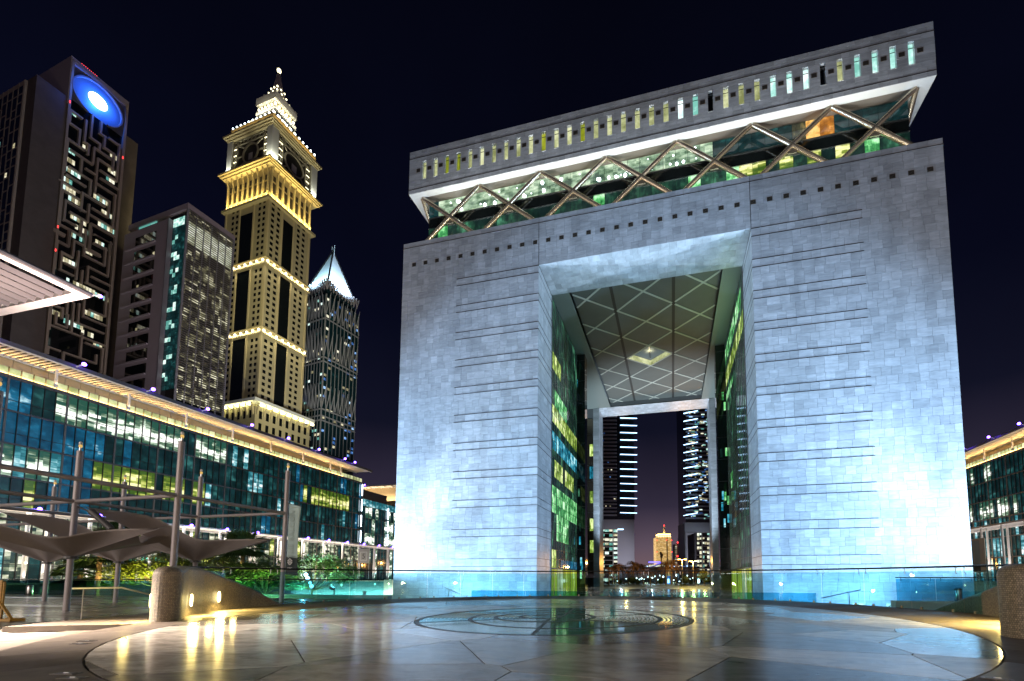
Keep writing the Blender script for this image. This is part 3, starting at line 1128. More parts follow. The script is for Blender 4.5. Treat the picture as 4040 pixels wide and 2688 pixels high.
# stair well behind the platform: ledges with glass fences, and the stair balustrade in front of the gate
tag(B('stair_ledge', 'white_stone', None, 52.9, 66.0, -26.2, -25.6, 0.006, 2.78), kind='structure')
tag(B('stair_ledge', 'white_stone', None, -6.0, 16.2, -23.2, -22.6, 0.006, 2.62), kind='structure')
glass_fence('stair_balustrade', 'deep blue glass balustrade with dark rail on the stair ledge at right', [(53.1, -25.9), (57.2, -25.9), (65.8, -25.9)], 2.78, 1.32, parts=2.05)
glass_fence('stair_balustrade', 'teal glass balustrade on the stair ledge left of the gate', [(-5.8, -22.9), (16.0, -22.9)], 2.62, 1.3, deep=None, parts=2.2)
glass_fence('stair_balustrade', 'low teal glass balustrade seen just over the platform rim before the gate passage', [(25.5, -26.3), (48.6, -26.3)], 1.9, 1.32, parts=2.1, rail=False)
for (x0, x1, lbl) in ((48.9, 51.2, 'short sloping stair handrail at right of the gate passage'), (24.6, 23.0, 'short sloping stair handrail at left of the gate passage')):
    h = thing('stair_handrail', lbl, 'handrail', (x0, -26.0, 2.0))
    MB().tube([(x0, -26.2, 2.9), (x1, -25.9, 3.42)], 0.03, 8).build('rail', 'steel', h)
    MB().tube([(x0 + (x1 - x0) * 0.7, -26.0, 3.22), (x0 + (x1 - x0) * 0.7, -26.0, 2.0)], 0.03, 6).build('post', 'steel', h)

# terrace balustrade and the glass side of the small stair at left
glass_fence('terrace_balustrade', 'dark railed glass balustrade along the far edge of the left terrace', [(-15.8, -34.6), (24.3, -34.6)], TZ, 1.0, parts=2.2)
sb = thing('stair_screen', 'clear glass stair screen with pale sloping handrail beside the rounded mosaic wall end', 'glass screen', (25.5, -48.6, TZ))
ga, gb = Vector((25.13, -47.57, TZ)), Vector((25.35, -45.5, TZ))
MB().add([ga + Vector((0, 0, 0.02)), gb + Vector((0, 0, 0.02)), gb + Vector((0, 0, 0.88)), ga + Vector((0, 0, 0.9)),
          ga + Vector((0.02, 0, 0.02)), gb + Vector((0.02, 0, 0.02)), gb + Vector((0.02, 0, 0.88)), ga + Vector((0.02, 0, 0.9))],
         [(0, 1, 2, 3), (7, 6, 5, 4), (0, 4, 5, 1), (1, 5, 6, 2), (2, 6, 7, 3), (3, 7, 4, 0)]).build('glass_panel', 'clear', sb)
MB().tube([ga + Vector((-0.03, -0.2, 0.95)), ga + Vector((0.06, 0.75, 0.95)), gb + Vector((0, 0.2, 0.42))], 0.022, 8).build('handrail', 'white_paint', sb)
MB().obox(ga, gb, 0.14, 0.1).build('kerb', 'white_stone', sb)
MB().tube([ga + Vector((0, 0, 0)), ga + Vector((0, 0, 0.92))], 0.01, 6).build('edge_trim', 'steel', sb)

# street-side lamp that floods the stair landing at the lower left
area('landing_lamp', (21.5, -51.5, 6.5), (26.3, -49.9, 2.9), 0.5, 0.5, 1100, (1.0, 0.83, 0.72), 48)
# ------------------------------------------------------------------ the gate
rs = random.Random(11)
gate = thing('gate_building', 'huge pale stone gate shaped office building with a square opening and a floating top slab', 'building', (36.0, 0.0, 0.0))
GW, GH, XL, XR, ZO, YR = 72.02, 56.04, 22.09, 50.59, 48.82, 6.83
# masses behind the stone skin
B('core', 'marble_core', gate, 0.06, XL - 0.06, 0.02, 24.8, 0, GH - 0.02)
B('core', 'marble_core', gate, 0.06, 14.0, 24.8, 60.0, 0, GH - 0.02)
B('core', 'marble_core', gate, XR + 0.06, GW - 0.06, 0.02, 27.4, 0, GH - 0.02)
B('core', 'marble_core', gate, 58.5, GW - 0.06, 27.4, 60.0, 0, GH - 0.02)
B('core', 'marble_core', gate, XL - 0.06, XR + 0.06, 0.02, YR - 0.02, ZO + 0.06, GH - 0.02)
B('core', 'marble_core', gate, 14.0, 58.5, YR, 60.0, 51.0, GH - 0.03)
B('core', 'marble_core', gate, 14.0, 21.7, 53.56, 60.0, 0, 51.0)
B('core', 'marble_core', gate, 49.82, 58.5, 53.56, 60.0, 0, 51.0)
B('core', 'marble_core', gate, 21.7, 49.82, 53.6, 60.0, ZO + 0.06, 51.0)

stones = []
GAP = 0.02


def course(x0, x1, z0, z1, fn):
    x = x0
    while x < x1 - 1e-3:
        w = rs.choice((0.95, 1.02, 1.06, 1.1, 1.12, 1.2, 1.55, 1.65))
        if x + w > x1 - 0.55:
            w = x1 - x
        stones.append(fn(x, x + w - GAP, z0, z1 - GAP, rs.random() * 0.012))
        x += w


def front(a, b, z0, z1, d):
    return (a, b, -0.05 - d * 0.7, 0.0, z0, z1)


zs_ = [48.76 - 1.05 * k for k in range(47)] + [0.0]
for k in range(len(zs_) - 1):
    z1, z0 = zs_[k], zs_[k + 1]
    course(0.0, XL, z0, z1, front)
    course(XR, GW, z0, z1, front)
    if z1 > 0.3:
        course(0.0, YR, z0, z1, lambda a, b, c, d, e: (XL - 0.06, XL + e * 0.5, a, b, c, d))
        course(0.0, YR, z0, z1, lambda a, b, c, d, e: (XR - e * 0.5, XR + 0.06, a, b, c, d))
top = [48.76 + 1.05 * k for k in range(7)] + [GH]
for k in range(len(top) - 1):
    for a, b in ((0.0, XL - 0.02), (XL + 0.02, XR - 0.02), (XR + 0.02, GW)):
        course(a, b, max(top[k], ZO if a > 20 and a < 30 else 0), top[k + 1], front)
for k in range(6):
    course(XL, XR, YR / 6 * k, YR / 6 * (k + 1), lambda a, b, c, d, e: (a, b, c, d, ZO - e * 0.5, ZO + 0.06))
# far portal
for k in range(46):
    z1, z0 = zs_[k], zs_[k + 1]
    if z0 < 0.2:
        continue
    stones.append((21.72, 21.80, 53.6, 56.8, z0, z1 - GAP))
    stones.append((21.72, 21.80, 56.82, 60.0, z0, z1 - GAP))
    stones.append((20.25, 21.72, 53.5, 53.56, z0, z1 - GAP))
    stones.append((49.68, 49.76, 53.6, 56.8, z0, z1 - GAP))
    stones.append((49.68, 49.76, 56.82, 60.0, z0, z1 - GAP))
    stones.append((49.76, 51.15, 53.5, 53.56, z0, z1 - GAP))
for k in range(5):
    course(21.8, 49.7, 53.55 + 1.29 * k, 53.55 + 1.29 * (k + 1), lambda a, b, c, d, e: (a, b, c, d, ZO - e * 0.3, ZO + 0.05))

# top slab
SX0, SX1, SY, SZ0, SZ1 = -1.9, 73.93, 3.475, 68.03, 75.61
B('slab_core', 'marble_core', gate, SX0 + 0.05, SX1 - 0.05, SY + 0.42, 56.6, SZ0 + 0.1, SZ1 - 0.05)
P_W, X_W = 2.0706, 0.9
zone0, zone1 = 70.28, 73.5


def sfront(a, b, z0, z1, d):
    return (a, b, SY - 0.012 * d * 60 * 0.02, SY + 0.4, z0, z1)


for z0, z1 in ((SZ0, 68.72), (68.78, 69.55), (69.55, zone0), (zone1, 74.25), (74.31, 75.0), (75.0, SZ1)):
    course(SX0, SX1, z0, z1, sfront)
edges = [SX0] + [v for i in range(35) for v in (X_W + P_W * i - 0.36, X_W + P_W * i + 0.36)] + [SX1]
for i in range(0, len(edges), 2):
    for q in range(3):
        z0 = zone0 + (zone1 - zone0) * q / 3
        z1 = zone0 + (zone1 - zone0) * (q + 1) / 3
        stones.append(sfront(edges[i], edges[i + 1], z0, z1 - GAP, 0.0))
for z in range(7):
    for y in range(8):
        for X in (SX0, SX1 - 0.05):
            stones.append((X, X + 0.05, SY + 0.42 + 6.6 * y, SY + 0.4 + 6.6 * (y + 1), SZ0 + 1.083 * z, SZ0 + 1.083 * (z + 1) - GAP))
# side walls of the body
for side in (0.0, GW - 0.06):
    for k in range(54):
        for y in range(10):
            stones.append((side, side + 0.06, 0.02 + 6 * y, 6 * (y + 1), k * 1.0375, (k + 1) * 1.0375 - GAP))
pieces('stone_panel', 'marble', gate, stones, 300)

wk = 'yyqqqyyyyyqyyqyyyyyyccdyyyccccdyccccc'
for i in range(35):
    x = X_W + P_W * i
    kind = {'y': 'slot_lime', 'q': 'dark_warm', 'c': 'slot_cyan', 'd': 'black_glass'}['yyqqyyyyyyqyyqyyyyyyccdyyycccdyccccc'[i]]
    if kind == 'dark_warm':
        kind = 'lobby_lime'
    wdw = B('window', kind, gate, x - 0.36, x + 0.36, SY + 0.36, SY + 0.42, zone0, zone1)
    B('blind_rail', 'frame_dark', wdw, x - 0.36, x + 0.36, SY + 0.33, SY + 0.36, zone1 - 0.62, zone1 - 0.54)
    B('sill', 'soffit_white', wdw, x - 0.38, x + 0.38, SY - 0.03, SY + 0.3, zone0 - 0.07, zone0 + 0.002)
for i in range(36):
    x = -0.2 + P_W * i
    v = B('vent', 'vent_frame', gate, x - 0.34, x + 0.34, SY - 0.03, SY + 0.02, 71.66, 72.28)
    B('vent_recess', 'vent_dark', v, x - 0.26, x + 0.26, SY - 0.034, SY - 0.03, 71.74, 72.2)
for i in range(36):
    x = 1.93 + 1.9606 * i
    v = B('vent', 'vent_frame', gate, x - 0.31, x + 0.31, -0.085, -0.03, 52.05, 52.63)
    B('vent_recess', 'vent_dark', v, x - 0.25, x + 0.25, -0.089, -0.085, 52.11, 52.57)
    MB().obox((x - 0.2, -0.1, 52.2), (x + 0.2, -0.1, 52.5), 0.05, 0.012, (0, 1, 0)).build('vent_blade', 'vent_frame', v)
for z in (68.75, 74.28):
    B('string_line', 'bronze_line', gate, SX0 - 0.02, SX1 + 0.02, SY - 0.04, SY + 0.3, z - 0.035, z + 0.035)
B('string_line', 'bronze_line', gate, -0.02, GW + 0.02, -0.09, 0.0, 55.2, 55.27)
for x in (XL, XR):
    B('joint_line', 'vent_dark', gate, x - 0.03, x + 0.03, -0.062, 0.0, ZO + 0.1, 55.2)
for i in range(11):
    for z in (48.76 - 4.2 * i, 47.69 - 4.2 * i):
        for x0, x1, xr0, xr1 in ((9.24, XL + 0.035, XL - 0.03, XL + 0.035), (XR - 0.035, 63.21, XR - 0.035, XR + 0.03)):
            s_ = B('string_line', 'bronze_line', gate, x0, x1, -0.105, -0.03, z - 0.035, z + 0.035)
            B('return', 'bronze_line', s_, xr0, xr1, -0.03, YR, z - 0.035, z + 0.035)
# logo plaques near the foot of the right pier
for i in range(4):
    x = 57.3 + i * 3.35
    p = B('logo_plaque', 'gold_panel', gate, x - 0.55, x + 0.55, -0.12, -0.03, 0.35, 1.2)
    mb = MB()
    for a, b in (((-0.42, 0.78), (0, 1.12)), ((0, 1.12), (0.42, 0.78)), ((0.42, 0.78), (0, 0.42)), ((0, 0.42), (-0.42, 0.78)),
                 ((-0.18, 0.62), (-0.18, 0.94)), ((0, 0.55), (0, 1.0)), ((0.18, 0.62), (0.18, 0.94))):
        mb.obox((x + a[0], -0.128, a[1]), (x + b[0], -0.128, b[1]), 0.07, 0.012, (0, 1, 0))
    mb.build('logo', 'vent_dark', p)

# soffit of the slab, recess, glass storeys and the exposed truss
TY, GY = 4.65, 5.75
B('soffit', 'soffit_white', gate, SX0 + 0.02, SX1 - 0.02, SY + 0.02, TY - 0.1, SZ0 - 0.02, SZ0 + 0.09)
B('soffit', 'soffit_white', gate, SX0 + 0.02, 0.2, TY - 0.1, 56.0, SZ0 - 0.02, SZ0 + 0.09)
B('soffit', 'soffit_white', gate, 71.9, SX1 - 0.02, TY - 0.1, 56.0, SZ0 - 0.02, SZ0 + 0.09)
B('soffit_recess', 'soffit_brown', gate, 0.2, 71.9, TY - 0.1, GY + 0.4, SZ0 + 0.05, SZ0 + 0.09)
GX0, GX1 = 0.55, 71.75
B('storey_core', 'black_glass', gate, GX0 + 0.2, GX1 - 0.2, GY + 0.15, 55.5, GH - 0.03, SZ0 + 0.04)
npan = 40
pw = (GX1 - GX0) / npan
for i in range(npan):
    x0, x1 = GX0 + pw * i + 0.025, GX0 + pw * (i + 1) - 0.025
    xm = (x0 + x1) / 2
    if xm < 3:
        up = 'dark_office'
    elif xm < 46.5:
        up = 'sky_office'
    elif xm < 58:
        up = 'blue_office' if rs.random() < 0.25 else 'dark_office'
    elif xm < 62.5:
        up = 'amber_office' if xm > 60 else 'dark_warm'
    else:
        up = 'dark_office'
    unit('glazing', up, gate, (x1 - x0, 0.1, 2.75), (x0, GY, 65.2), False)
    unit('spandrel', 'black_glass', gate, (x1 - x0, 0.1, 1.75), (x0, GY, 63.35), False)
    lo = 'lit_green' if rs.random() < 0.14 else 'dark_green'
    if 50 < xm < 66 and rs.random() < 0.7:
        lo = 'yellow_office'
    unit('glazing', lo, gate, (x1 - x0, 0.1, 3.2), (x0, GY, 60.0), False)
B('ledge', 'steel', gate, GX0, GX1, GY - 0.12, GY, 65.06, 65.16)
B('ledge', 'steel', gate, GX0, GX1, GY - 0.12, GY, 63.22, 63.32)
B('lower_glass', 'black_glass', gate, GX0, GX1, GY, GY + 0.1, GH, 59.95)
# small desk lamps and ceiling lights glowing in the top offices
for k in range(46):
    x = 3.5 + rs.random() * 42
    z = 65.5 + (rs.random() < 0.3) * 1.5 + rs.random() * 0.4
    r = rs.choice((0.07, 0.1, 0.2, 0.26))
    MB().ball((x, GY - 0.06, z), r, 5).build('office_lamp', 'bulb_cool', gate)
xn = [-0.05, 10.35, 20.8, 31.31, 41.7, 52.04, 62.19, 72.21]
for i in range(7):
    a, b = xn[i], xn[i + 1]
    MB().tube([(a + 0.15, TY, 68.0), (b - 0.15, TY, 59.4)], 0.34, 12).build('truss_tube', 'steel_polished', gate, smooth=True)
    MB().tube([(b - 0.15, TY, 68.0), (a + 0.15, TY, 59.4)], 0.34, 12).build('truss_tube', 'steel_polished', gate, smooth=True)
    xm = (a + b) / 2
    B('truss_node', 'steel_polished', gate, xm - 0.6, xm + 0.6, TY - 0.08, TY + 0.08, 62.5, 63.6)
for x, s in ((-0.05, 1), (72.21, -1)):
    MB().tube([(x, TY, 68.0), (x, 15.0, 59.4)], 0.34, 12).build('truss_tube', 'steel_polished', gate, smooth=True)

# ceiling of the passage
B('ceiling_strip', 'ceiling_side', gate, XL, 24.9, YR, 53.5, 48.82, 49.0)
B('ceiling_strip', 'ceiling_side', gate, 47.9, XR, YR, 53.5, 48.82, 49.0)
B('ceiling_strip', 'ceiling_side', gate, 14.0, XL - 0.002, 25.0, 53.5, 48.82, 49.0)
B('ceiling_strip', 'ceiling_side', gate, XR + 0.002, 58.5, 27.5, 53.5, 48.82, 49.0)
B('ceiling_slot', 'vent_dark', gate, 24.9, 47.9, YR, 7.9, 49.9, 50.0)
ROOFZ = 50.0
# skylight opening is the diamond between four ribs
DX, DY = 4.65, 4.15
dia = [(36.2, 27.2), (40.75, 31.3), (36.2, 35.4), (31.6, 31.3)]
B('ceiling', 'ceiling_panel', gate, 24.9, 31.0, 7.9, 53.5, ROOFZ, ROOFZ + 0.3)
B('ceiling', 'ceiling_panel', gate, 31.5, 40.7, 7.9, 27.2, ROOFZ, ROOFZ + 0.3)
B('ceiling', 'ceiling_panel', gate, 31.5, 40.7, 35.4, 53.5, ROOFZ, ROOFZ + 0.3)
B('ceiling', 'ceiling_panel', gate, 41.2, 47.9, 7.9, 53.5, ROOFZ, ROOFZ + 0.3)
for tri in (((31.5, 27.2), (36.2, 27.2), (31.5, 31.3)), ((36.2, 27.2), (40.7, 27.2), (40.7, 31.3)), ((31.5, 31.3), (36.2, 35.4), (31.5, 35.4)), ((40.7, 31.3), (40.7, 35.4), (36.2, 35.4))):
    MB().prism(tri, ROOFZ, ROOFZ + 0.3).build('ceiling', 'ceiling_panel', gate)
for x in (31.0, 40.7):
    B('ceiling_slot', 'vent_dark', gate, x, x + 0.5, 7.9, 53.5, ROOFZ - 0.02, ROOFZ + 0.3)
lan = MB()
for a, b in zip(dia, dia[1:] + dia[:1]):
    lan.obox((*a, 50.75), (*b, 50.75), 0.12, 1.5)
lan.build('lantern_side', 'slot_lime', gate)
MB().prism(dia, 51.4, 51.5).build('lantern_glass', 'yellow_office', gate)
MB().obox((36.2, 27.3, 50.8), (36.2, 35.3, 51.2), 0.2, 0.3).build('lantern_bar', 'frame_dark', gate)
point('lantern_lamp', (36.2, 31.3, 50.6), 120, (1.0, 0.95, 0.55), 0.4)
# diamond ribs, clipped to the three ceiling bands
for x0, x1 in ((24.95, 30.98), (31.52, 40.68), (41.22, 47.85)):
    for sgn in (1, -1):
        for k in range(-8, 16):
            # rib line: y = y0 + sgn*(x-36.2)*DY/DX
            y0 = 10.75 + k * 2 * DY
            sl = DY / DX * sgn
            xa, xb = x0, x1
            ya, yb = y0 + (xa - 36.2) * sl, y0 + (xb - 36.2) * sl
            lo, hi = 8.0, 53.4
            pts = []
            for (xx, yy) in ((xa, ya), (xb, yb)):
                if yy < lo:
                    xx, yy = 36.2 + (lo - y0) / sl, lo
                if yy > hi:
                    xx, yy = 36.2 + (hi - y0) / sl, hi
                pts.append((xx, yy))
            if min(p[0] for p in pts) < x0 - 1e-3 or max(p[0] for p in pts) > x1 + 1e-3 or abs(pts[0][0] - pts[1][0]) < 0.2:
                continue
            z = ROOFZ - 0.03 - (0.012 if sgn > 0 else 0)
            MB().obox((*pts[0], z), (*pts[1], z), 0.32, 0.05).build('ceiling_rib', 'ceiling_rib', gate)

# curtain walls inside the passage
def curtain(x, y0, y1, nrm, bands, z0, z1, ny, dz):
    bx, mul = [], []
    w = (y1 - y0) / ny
    nz_ = int(round((z1 - z0) / dz))
    h = (z1 - z0) / nz_
    for i in range(ny):
        for k in range(nz_):
            ya, za = y0 + w * i, z0 + h * k
            ym, zm = ya + w / 2, za + h / 2
            m_ = 'dark_green'
            for (b0, b1, c0, c1, mm) in bands:
                if b0 <= zm <= b1 and c0 <= ym <= c1:
                    m_ = mm
            xa = x if nrm > 0 else x - 0.05
            bx.append((xa, xa + 0.05, ya + 0.03, ya + w - 0.03, za + 0.03, za + h - 0.03, m_))
    pieces('curtain_pane', 'dark_green', gate, bx, 150)
    for i in range(ny + 1):
        y = y0 + w * i
        unit('mullion', 'frame_grey', gate, (0.16, 0.07, z1 - z0), (x - 0.05 if nrm > 0 else x - 0.11, y - 0.035, z0), False)
    mb = MB()
    for k in range(nz_ + 1):
        z = z0 + h * k
        unit('transom', 'frame_dark', gate, (0.1, y1 - y0, 0.06), (x - 0.04 if nrm > 0 else x - 0.06, y0, z - 0.03), False)


curtain(XL + 0.02, YR + 0.05, 24.7, 1,
        [(14.6, 18.2, 0, 30, 'lit_green'), (10.4, 13.6, 9, 18, 'lit_green'), (6.0, 9.0, 6, 9, 'lit_lime'), (20.0, 23.4, 8, 14, 'lit_lime'), (20.0, 22.4, 15, 22, 'lit_lime'),
         (24.4, 27.6, 0, 30, 'lit_cyan'), (28.0, 31.4, 0, 30, 'lit_lime'), (32.0, 34.0, 8, 16, 'lit_green'), (36.5, 40.5, 7, 12, 'lit_lime'), (5.5, 7.2, 12, 25, 'blue_office')],
        5.6, 48.5, 13, 1.42)
curtain(XR - 0.02, YR + 0.05, 27.3, -1,
        [(44.6, 47.4, 9, 28, 'lit_green'), (40.2, 43.2, 7, 28, 'lit_lime'), (36.4, 39.2, 18, 28, 'lit_green'), (14.5, 16.5, 9, 24, 'dark_warm'), (10.4, 13.4, 14, 24, 'dark_green'), (19.8, 22.5, 21, 24, 'lit_green')],
        5.6, 48.5, 14, 1.42)
# lime lit lobbies at the foot of both walls
for x, nrm, y1 in ((XL + 0.02, 1, 24.7), (XR - 0.02, -1, 27.3)):
    n = 10
    for i in range(n):
        ya = YR + (y1 - YR) * i / n
        xa = x if nrm > 0 else x - 0.05
        unit('lobby_pane', 'slot_lime' if i in (2, 3) else 'lobby_lime', gate, (0.05, (y1 - YR) / n - 0.09, 5.4), (xa, ya + 0.045, 0.02), False)
        unit('lobby_mullion', 'frame_grey', gate, (0.12, 0.09, 5.5), (xa - 0.03, ya - 0.045, 0.0), False)
area('lobby_lamp', (XL + 0.3, 15, 3.4), (30, 15, 0.5), 15, 4, 260, (0.85, 0.95, 0.25), 170, along=(0, 1, 0))
area('lobby_lamp', (XR - 0.3, 15, 3.4), (42, 15, 0.5), 15, 4, 260, (0.85, 0.95, 0.25), 170, along=(0, 1, 0))
area('glass_wall_lamp', (XL + 0.4, 15, 30), (34, 15, 46), 15, 14, 600, (0.6, 1.0, 0.5), 170, along=(0, 1, 0))
area('glass_wall_lamp', (XR - 0.4, 17, 42), (40, 17, 47), 16, 6, 900, (0.6, 1.0, 0.55), 170, along=(0, 1, 0))
# dark lift shafts standing out from the walls, and the far end walls
for x0, x1, y0, y1 in ((20.0, 23.76, 25.0, 27.2), (48.7, 52.2, 27.6, 29.6)):
    sh = B('glass_shaft', 'black_glass', gate, x0, x1, y0, y1, 0.01, 48.5)
    for k in range(12):
        B('shaft_band', 'frame_dark', sh, x0 - 0.02, x1 + 0.02, y0 - 0.03, y0, 4.2 * k + 1.0, 4.2 * k + 1.12)
    for k in range(14):
        xx = x0 + 0.4 + rs.random() * (x1 - x0 - 1.2)
        zz = 3 + rs.random() * 42
        B('lit_pane', rs.choice(('lit_green', 'lit_cyan', 'dark_green')), sh, xx, xx + 0.35, y0 - 0.012, y0, zz, zz + 1.6)
for k in range(12):
    z0, z1 = 4.2 * k + 0.02, 4.2 * k + 4.1
    for x0, x1, m_ in ((15.0, 17.9, 'bronze_glass'), (18.0, 20.2, 'bronze_glass'), (51.2, 53.5, 'mirror_blue'), (53.6, 57.0, 'mirror_blue')):
        if z1 < 48.8:
            unit('end_pane', m_, gate, (x1 - x0, 0.05, z1 - z0), (x0, 53.5, z0), False)
for z in (10.5, 16.2, 23.5, 30.0, 36.0):
    B('lit_pane', 'lit_lime' if z != 30.0 else 'lit_cyan', gate, 19.3, 20.2, 53.42, 53.5, z, z + 3.2)
# ------------------------------------------------------------------ precinct office blocks (long glass fronts under bright roof canopies)
rs = random.Random(5)


def bay_material(fl, y):
    r = rs.random()
    if fl == 0:
        if y < -17.6:
            return 'blue_office'
        if y < -15.0:
            return 'dark_office'
        if y < 1.5:
            return 'white_office'
        if y < 9:
            return 'white_office' if r < 0.7 else 'dark_office'
        if y < 14:
            return 'cyan_office' if r < 0.35 else 'dark_office'
        return 'dark_office' if r < 0.9 else 'blue_office'
    if fl == 1:
        if y < -9:
            return 'blue_office'
        if 28 < y < 43:
            return 'yellow_office'
        if 14 < y < 18:
            return 'cyan_office' if r < 0.5 else 'dark_office'
        return 'dark_office' if r < 0.88 else 'blue_office'
    if fl == 2:
        if y < -14:
            return 'white_office' if r < 0.6 else 'cyan_office'
        if y < -10:
            return 'blue_office'
        if y < 6:
            return 'yellow_office' if r < 0.9 else 'dark_office'
        if y < 10:
            return 'cyan_office' if r < 0.6 else 'dark_office'
        return 'dark_office' if r < 0.86 else ('cyan_office' if r < 0.95 else 'blue_office')
    if fl == 3:
        if y < -14.5:
            return 'white_office' if r < 0.7 else 'yellow_office'
        if y < -10:
            return 'blue_office'
        if 17 < y < 21:
            return 'blue_office'
        return 'dark_office' if r < 0.9 else 'cyan_office'
    if fl == 4:
        return 'shop_window' if r < 0.72 else ('dark_office' if r < 0.88 else 'yellow_office')
    if y < -18:
        return 'cyan_office' if r < 0.8 else 'shop_window'
    return 'shop_window' if r < 0.75 else 'dark_office'


def bay_material_east(fl, y):
    r = rs.random()
    if fl == 0:
        return 'dark_office' if r < 0.7 else 'white_office'
    if fl == 1:
        return 'dark_office' if r < 0.9 else 'cyan_office'
    if fl == 2:
        return 'white_office' if r < 0.5 else 'dark_office'
    if fl == 3:
        return 'dark_office' if r < 0.92 else 'cyan_office'
    return 'cyan_office' if r < 0.35 else 'dark_office'


def office_block(label, X, s, y0, y1, matf, seed, promenade_z=3.3, canopy_end=True, posts=()):
    """front in the plane x = X facing s (+1: east, -1: west), from y0 to y1"""
    global rs
    rs = random.Random(seed)
    o = thing('office_block', label, 'building', (X, (y0 + y1) / 2, promenade_z))

    def bx(name, m_, a, b, ya, yb, z0, z1, par=o):
        xa, xb = sorted((X + s * a, X + s * b))
        return B(name, m_, par, xa, xb, ya, yb, z0, z1)
    bx('body', 'roof_dark', -0.25, -26, y0, y1, 0.01, 31.2)
    M_ = 1.15
    n = int((y1 - y0) / M_)
    floors = [(26.42, 30.62, 27.75), (22.02, 26.2, 23.35), (17.62, 21.8, 18.95), (13.22, 17.4, 14.55), (8.75, 13.0, 10.0), (promenade_z, 8.5, 5.9)]
    bxs = []
    for fl, (z0, z1, zt) in enumerate(floors):
        k = 0
        while k < n:
            y = y0 + M_ * k
            m_ = matf(fl, y)
            bay = rs.random() < 0.12 and fl in (1, 2, 3)
            for (a, b) in ((z0, zt - 0.03), (zt + 0.03, z1)):
                mm = m_
                if bay:
                    mm = 'dark_office'
                xa, xb = sorted((X - s * 0.2, X - s * 0.12))
                bxs.append((xa, xb, y + 0.03, y + M_ - 0.03, a, b, mm))
            k += 1
    pieces('window_pane', 'dark_office', o, bxs, 300)
    for k in range(n + 1):
        y = y0 + M_ * k
        heavy = k % 5 == 1
        unit('mullion', 'frame_grey' if heavy else 'frame_dark', o, (0.16, 0.2 if heavy else 0.085, 31.0 - promenade_z), (X - 0.1 if s > 0 else X - 0.06, y - 0.04, promenade_z), False)
    for fl, (z0, z1, zt) in enumerate(floors):
        bx('transom', 'frame_dark', -0.22, -0.05, y0, y1, zt - 0.04, zt + 0.04)
        if fl < 5:
            bx('floor_beam', 'beam_grey', -0.3, 0.12, y0, y1, z0 - 0.22, z0)
            bx('beam_trim', 'frame_grey', 0.12, 0.16, y0, y1, z0 - 0.24, z0 - 0.18)
    bx('floor_beam', 'beam_grey', -0.3, 0.1, y0, y1, 30.62, 31.05)
    # glazed parapet with lime lit panes
    for k in range(n):
        y = y0 + M_ * k
        unit('parapet_pane', 'slot_lime', o, (0.06, M_ - 0.14, 0.98), (X - 0.1 if s > 0 else X + 0.04, y + 0.07, 31.06), False)
        unit('parapet_post', 'frame_dark', o, (0.1, 0.1, 1.08), (X - 0.1 if s > 0 else X, y - 0.05, 31.05), False)
    # recessed top storey clad in perforated golden sheets
    yk = y0
    while yk < y1 - 6.0:
        bx('gold_panel', 'gold_panel', -2.0, -1.9, yk + 0.02, min(yk + 1.72, y1 - 5.5) - 0.02, 31.06, 34.1)
        yk += 1.72
    bx('top_storey', 'concrete_brown', -2.05, -24, y0, y1 - 5.5, 31.06, 34.2)
    # roof canopy: edge tube, louvres, white steel posts and blue spots
    bx('canopy_edge', 'white_paint', 3.5, 3.12, y0 - 1.0, y1 - 0.6, 33.62, 33.9)
    bx('canopy_fascia', 'beam_grey', 3.62, 3.5, y0 - 1.0, y1 - 0.6, 33.7, 34.22)
    bx('canopy_deck', 'roof_dark', 0.2, -25, y0 - 1.0, y1 - 0.6, 34.22, 34.42)
    lv = [y0 + 0.55 * k for k in range(int((y1 - y0) / 0.55))]
    for i, y in enumerate(lv[:300]):
        unit('louvre', 'white_paint', o, (4.6, 0.12, 0.16), (X - 1.5 if s > 0 else X - 3.1, y, 33.8), False)
    bx('canopy_beam', 'white_paint', -1.5, -1.7, y0 - 1.0, y1 - 0.6, 33.7, 34.2)
    for y in posts:
        p = MB().tube([(X + s * 0.9, y, 31.0), (X + s * 0.9, y, 33.75)], [0.2, 0.15], 8).build('canopy_post', 'white_paint', o)
        MB().obox((X - s * 1.4, y, 33.72), (X + s * 3.4, y, 33.72), 0.22, 0.2).build('arm', 'white_paint', p)
        MB().tube([(X + s * 3.4, y + 0.5, 33.9), (X + s * 4.3, y + 0.9, 34.35)], 0.1, 6).build('spot_arm', 'white_paint', p)
        MB().ball((X + s * 4.4, y + 0.95, 34.42), 0.26, 5).build('blue_spot', 'light_blue', p)
    area('canopy_lamp', (X + s * 0.35, (y0 + y1) / 2 - 3, 31.3), (X - s * 2.1, (y0 + y1) / 2 - 3, 33.3), y1 - y0 - 8, 0.25, 80 * (y1 - y0), (1.0, 0.56, 0.16), 180, along=(0, 1, 0))
    area('canopy_lamp', (X + s * 1.2, (y0 + y1) / 2 - 3, 31.4), (X + s * 1.2, (y0 + y1) / 2 - 3, 34.0), y1 - y0 - 8, 0.2, 7 * (y1 - y0), (1.0, 0.66, 0.3), 170, along=(0, 1, 0))
    return o


posts_w = [-23.3, -14.95, -6.6, 1.75, 10.1, 18.45, 26.8, 35.1, 38.6]
west = office_block('long teal glass office block with glowing golden roof canopy across the left side', -45.5, 1, -31.6, 47.9, bay_material, 5, posts=posts_w)
east = office_block('teal glass office block with golden lit roof canopy at the far right edge', 111.6, -1, 20.0, 78.0, bay_material_east, 9, posts=[27 + 8.35 * k for k in range(6)])
# white light tubes at the north corner of the west block
for z in (14, 18.4, 22.8, 27.2):
    MB().tube([(-45.2, 47.6, z), (-45.2, 47.6, z + 3.2)], 0.12, 6).build('light_tube', 'disc_light', west)

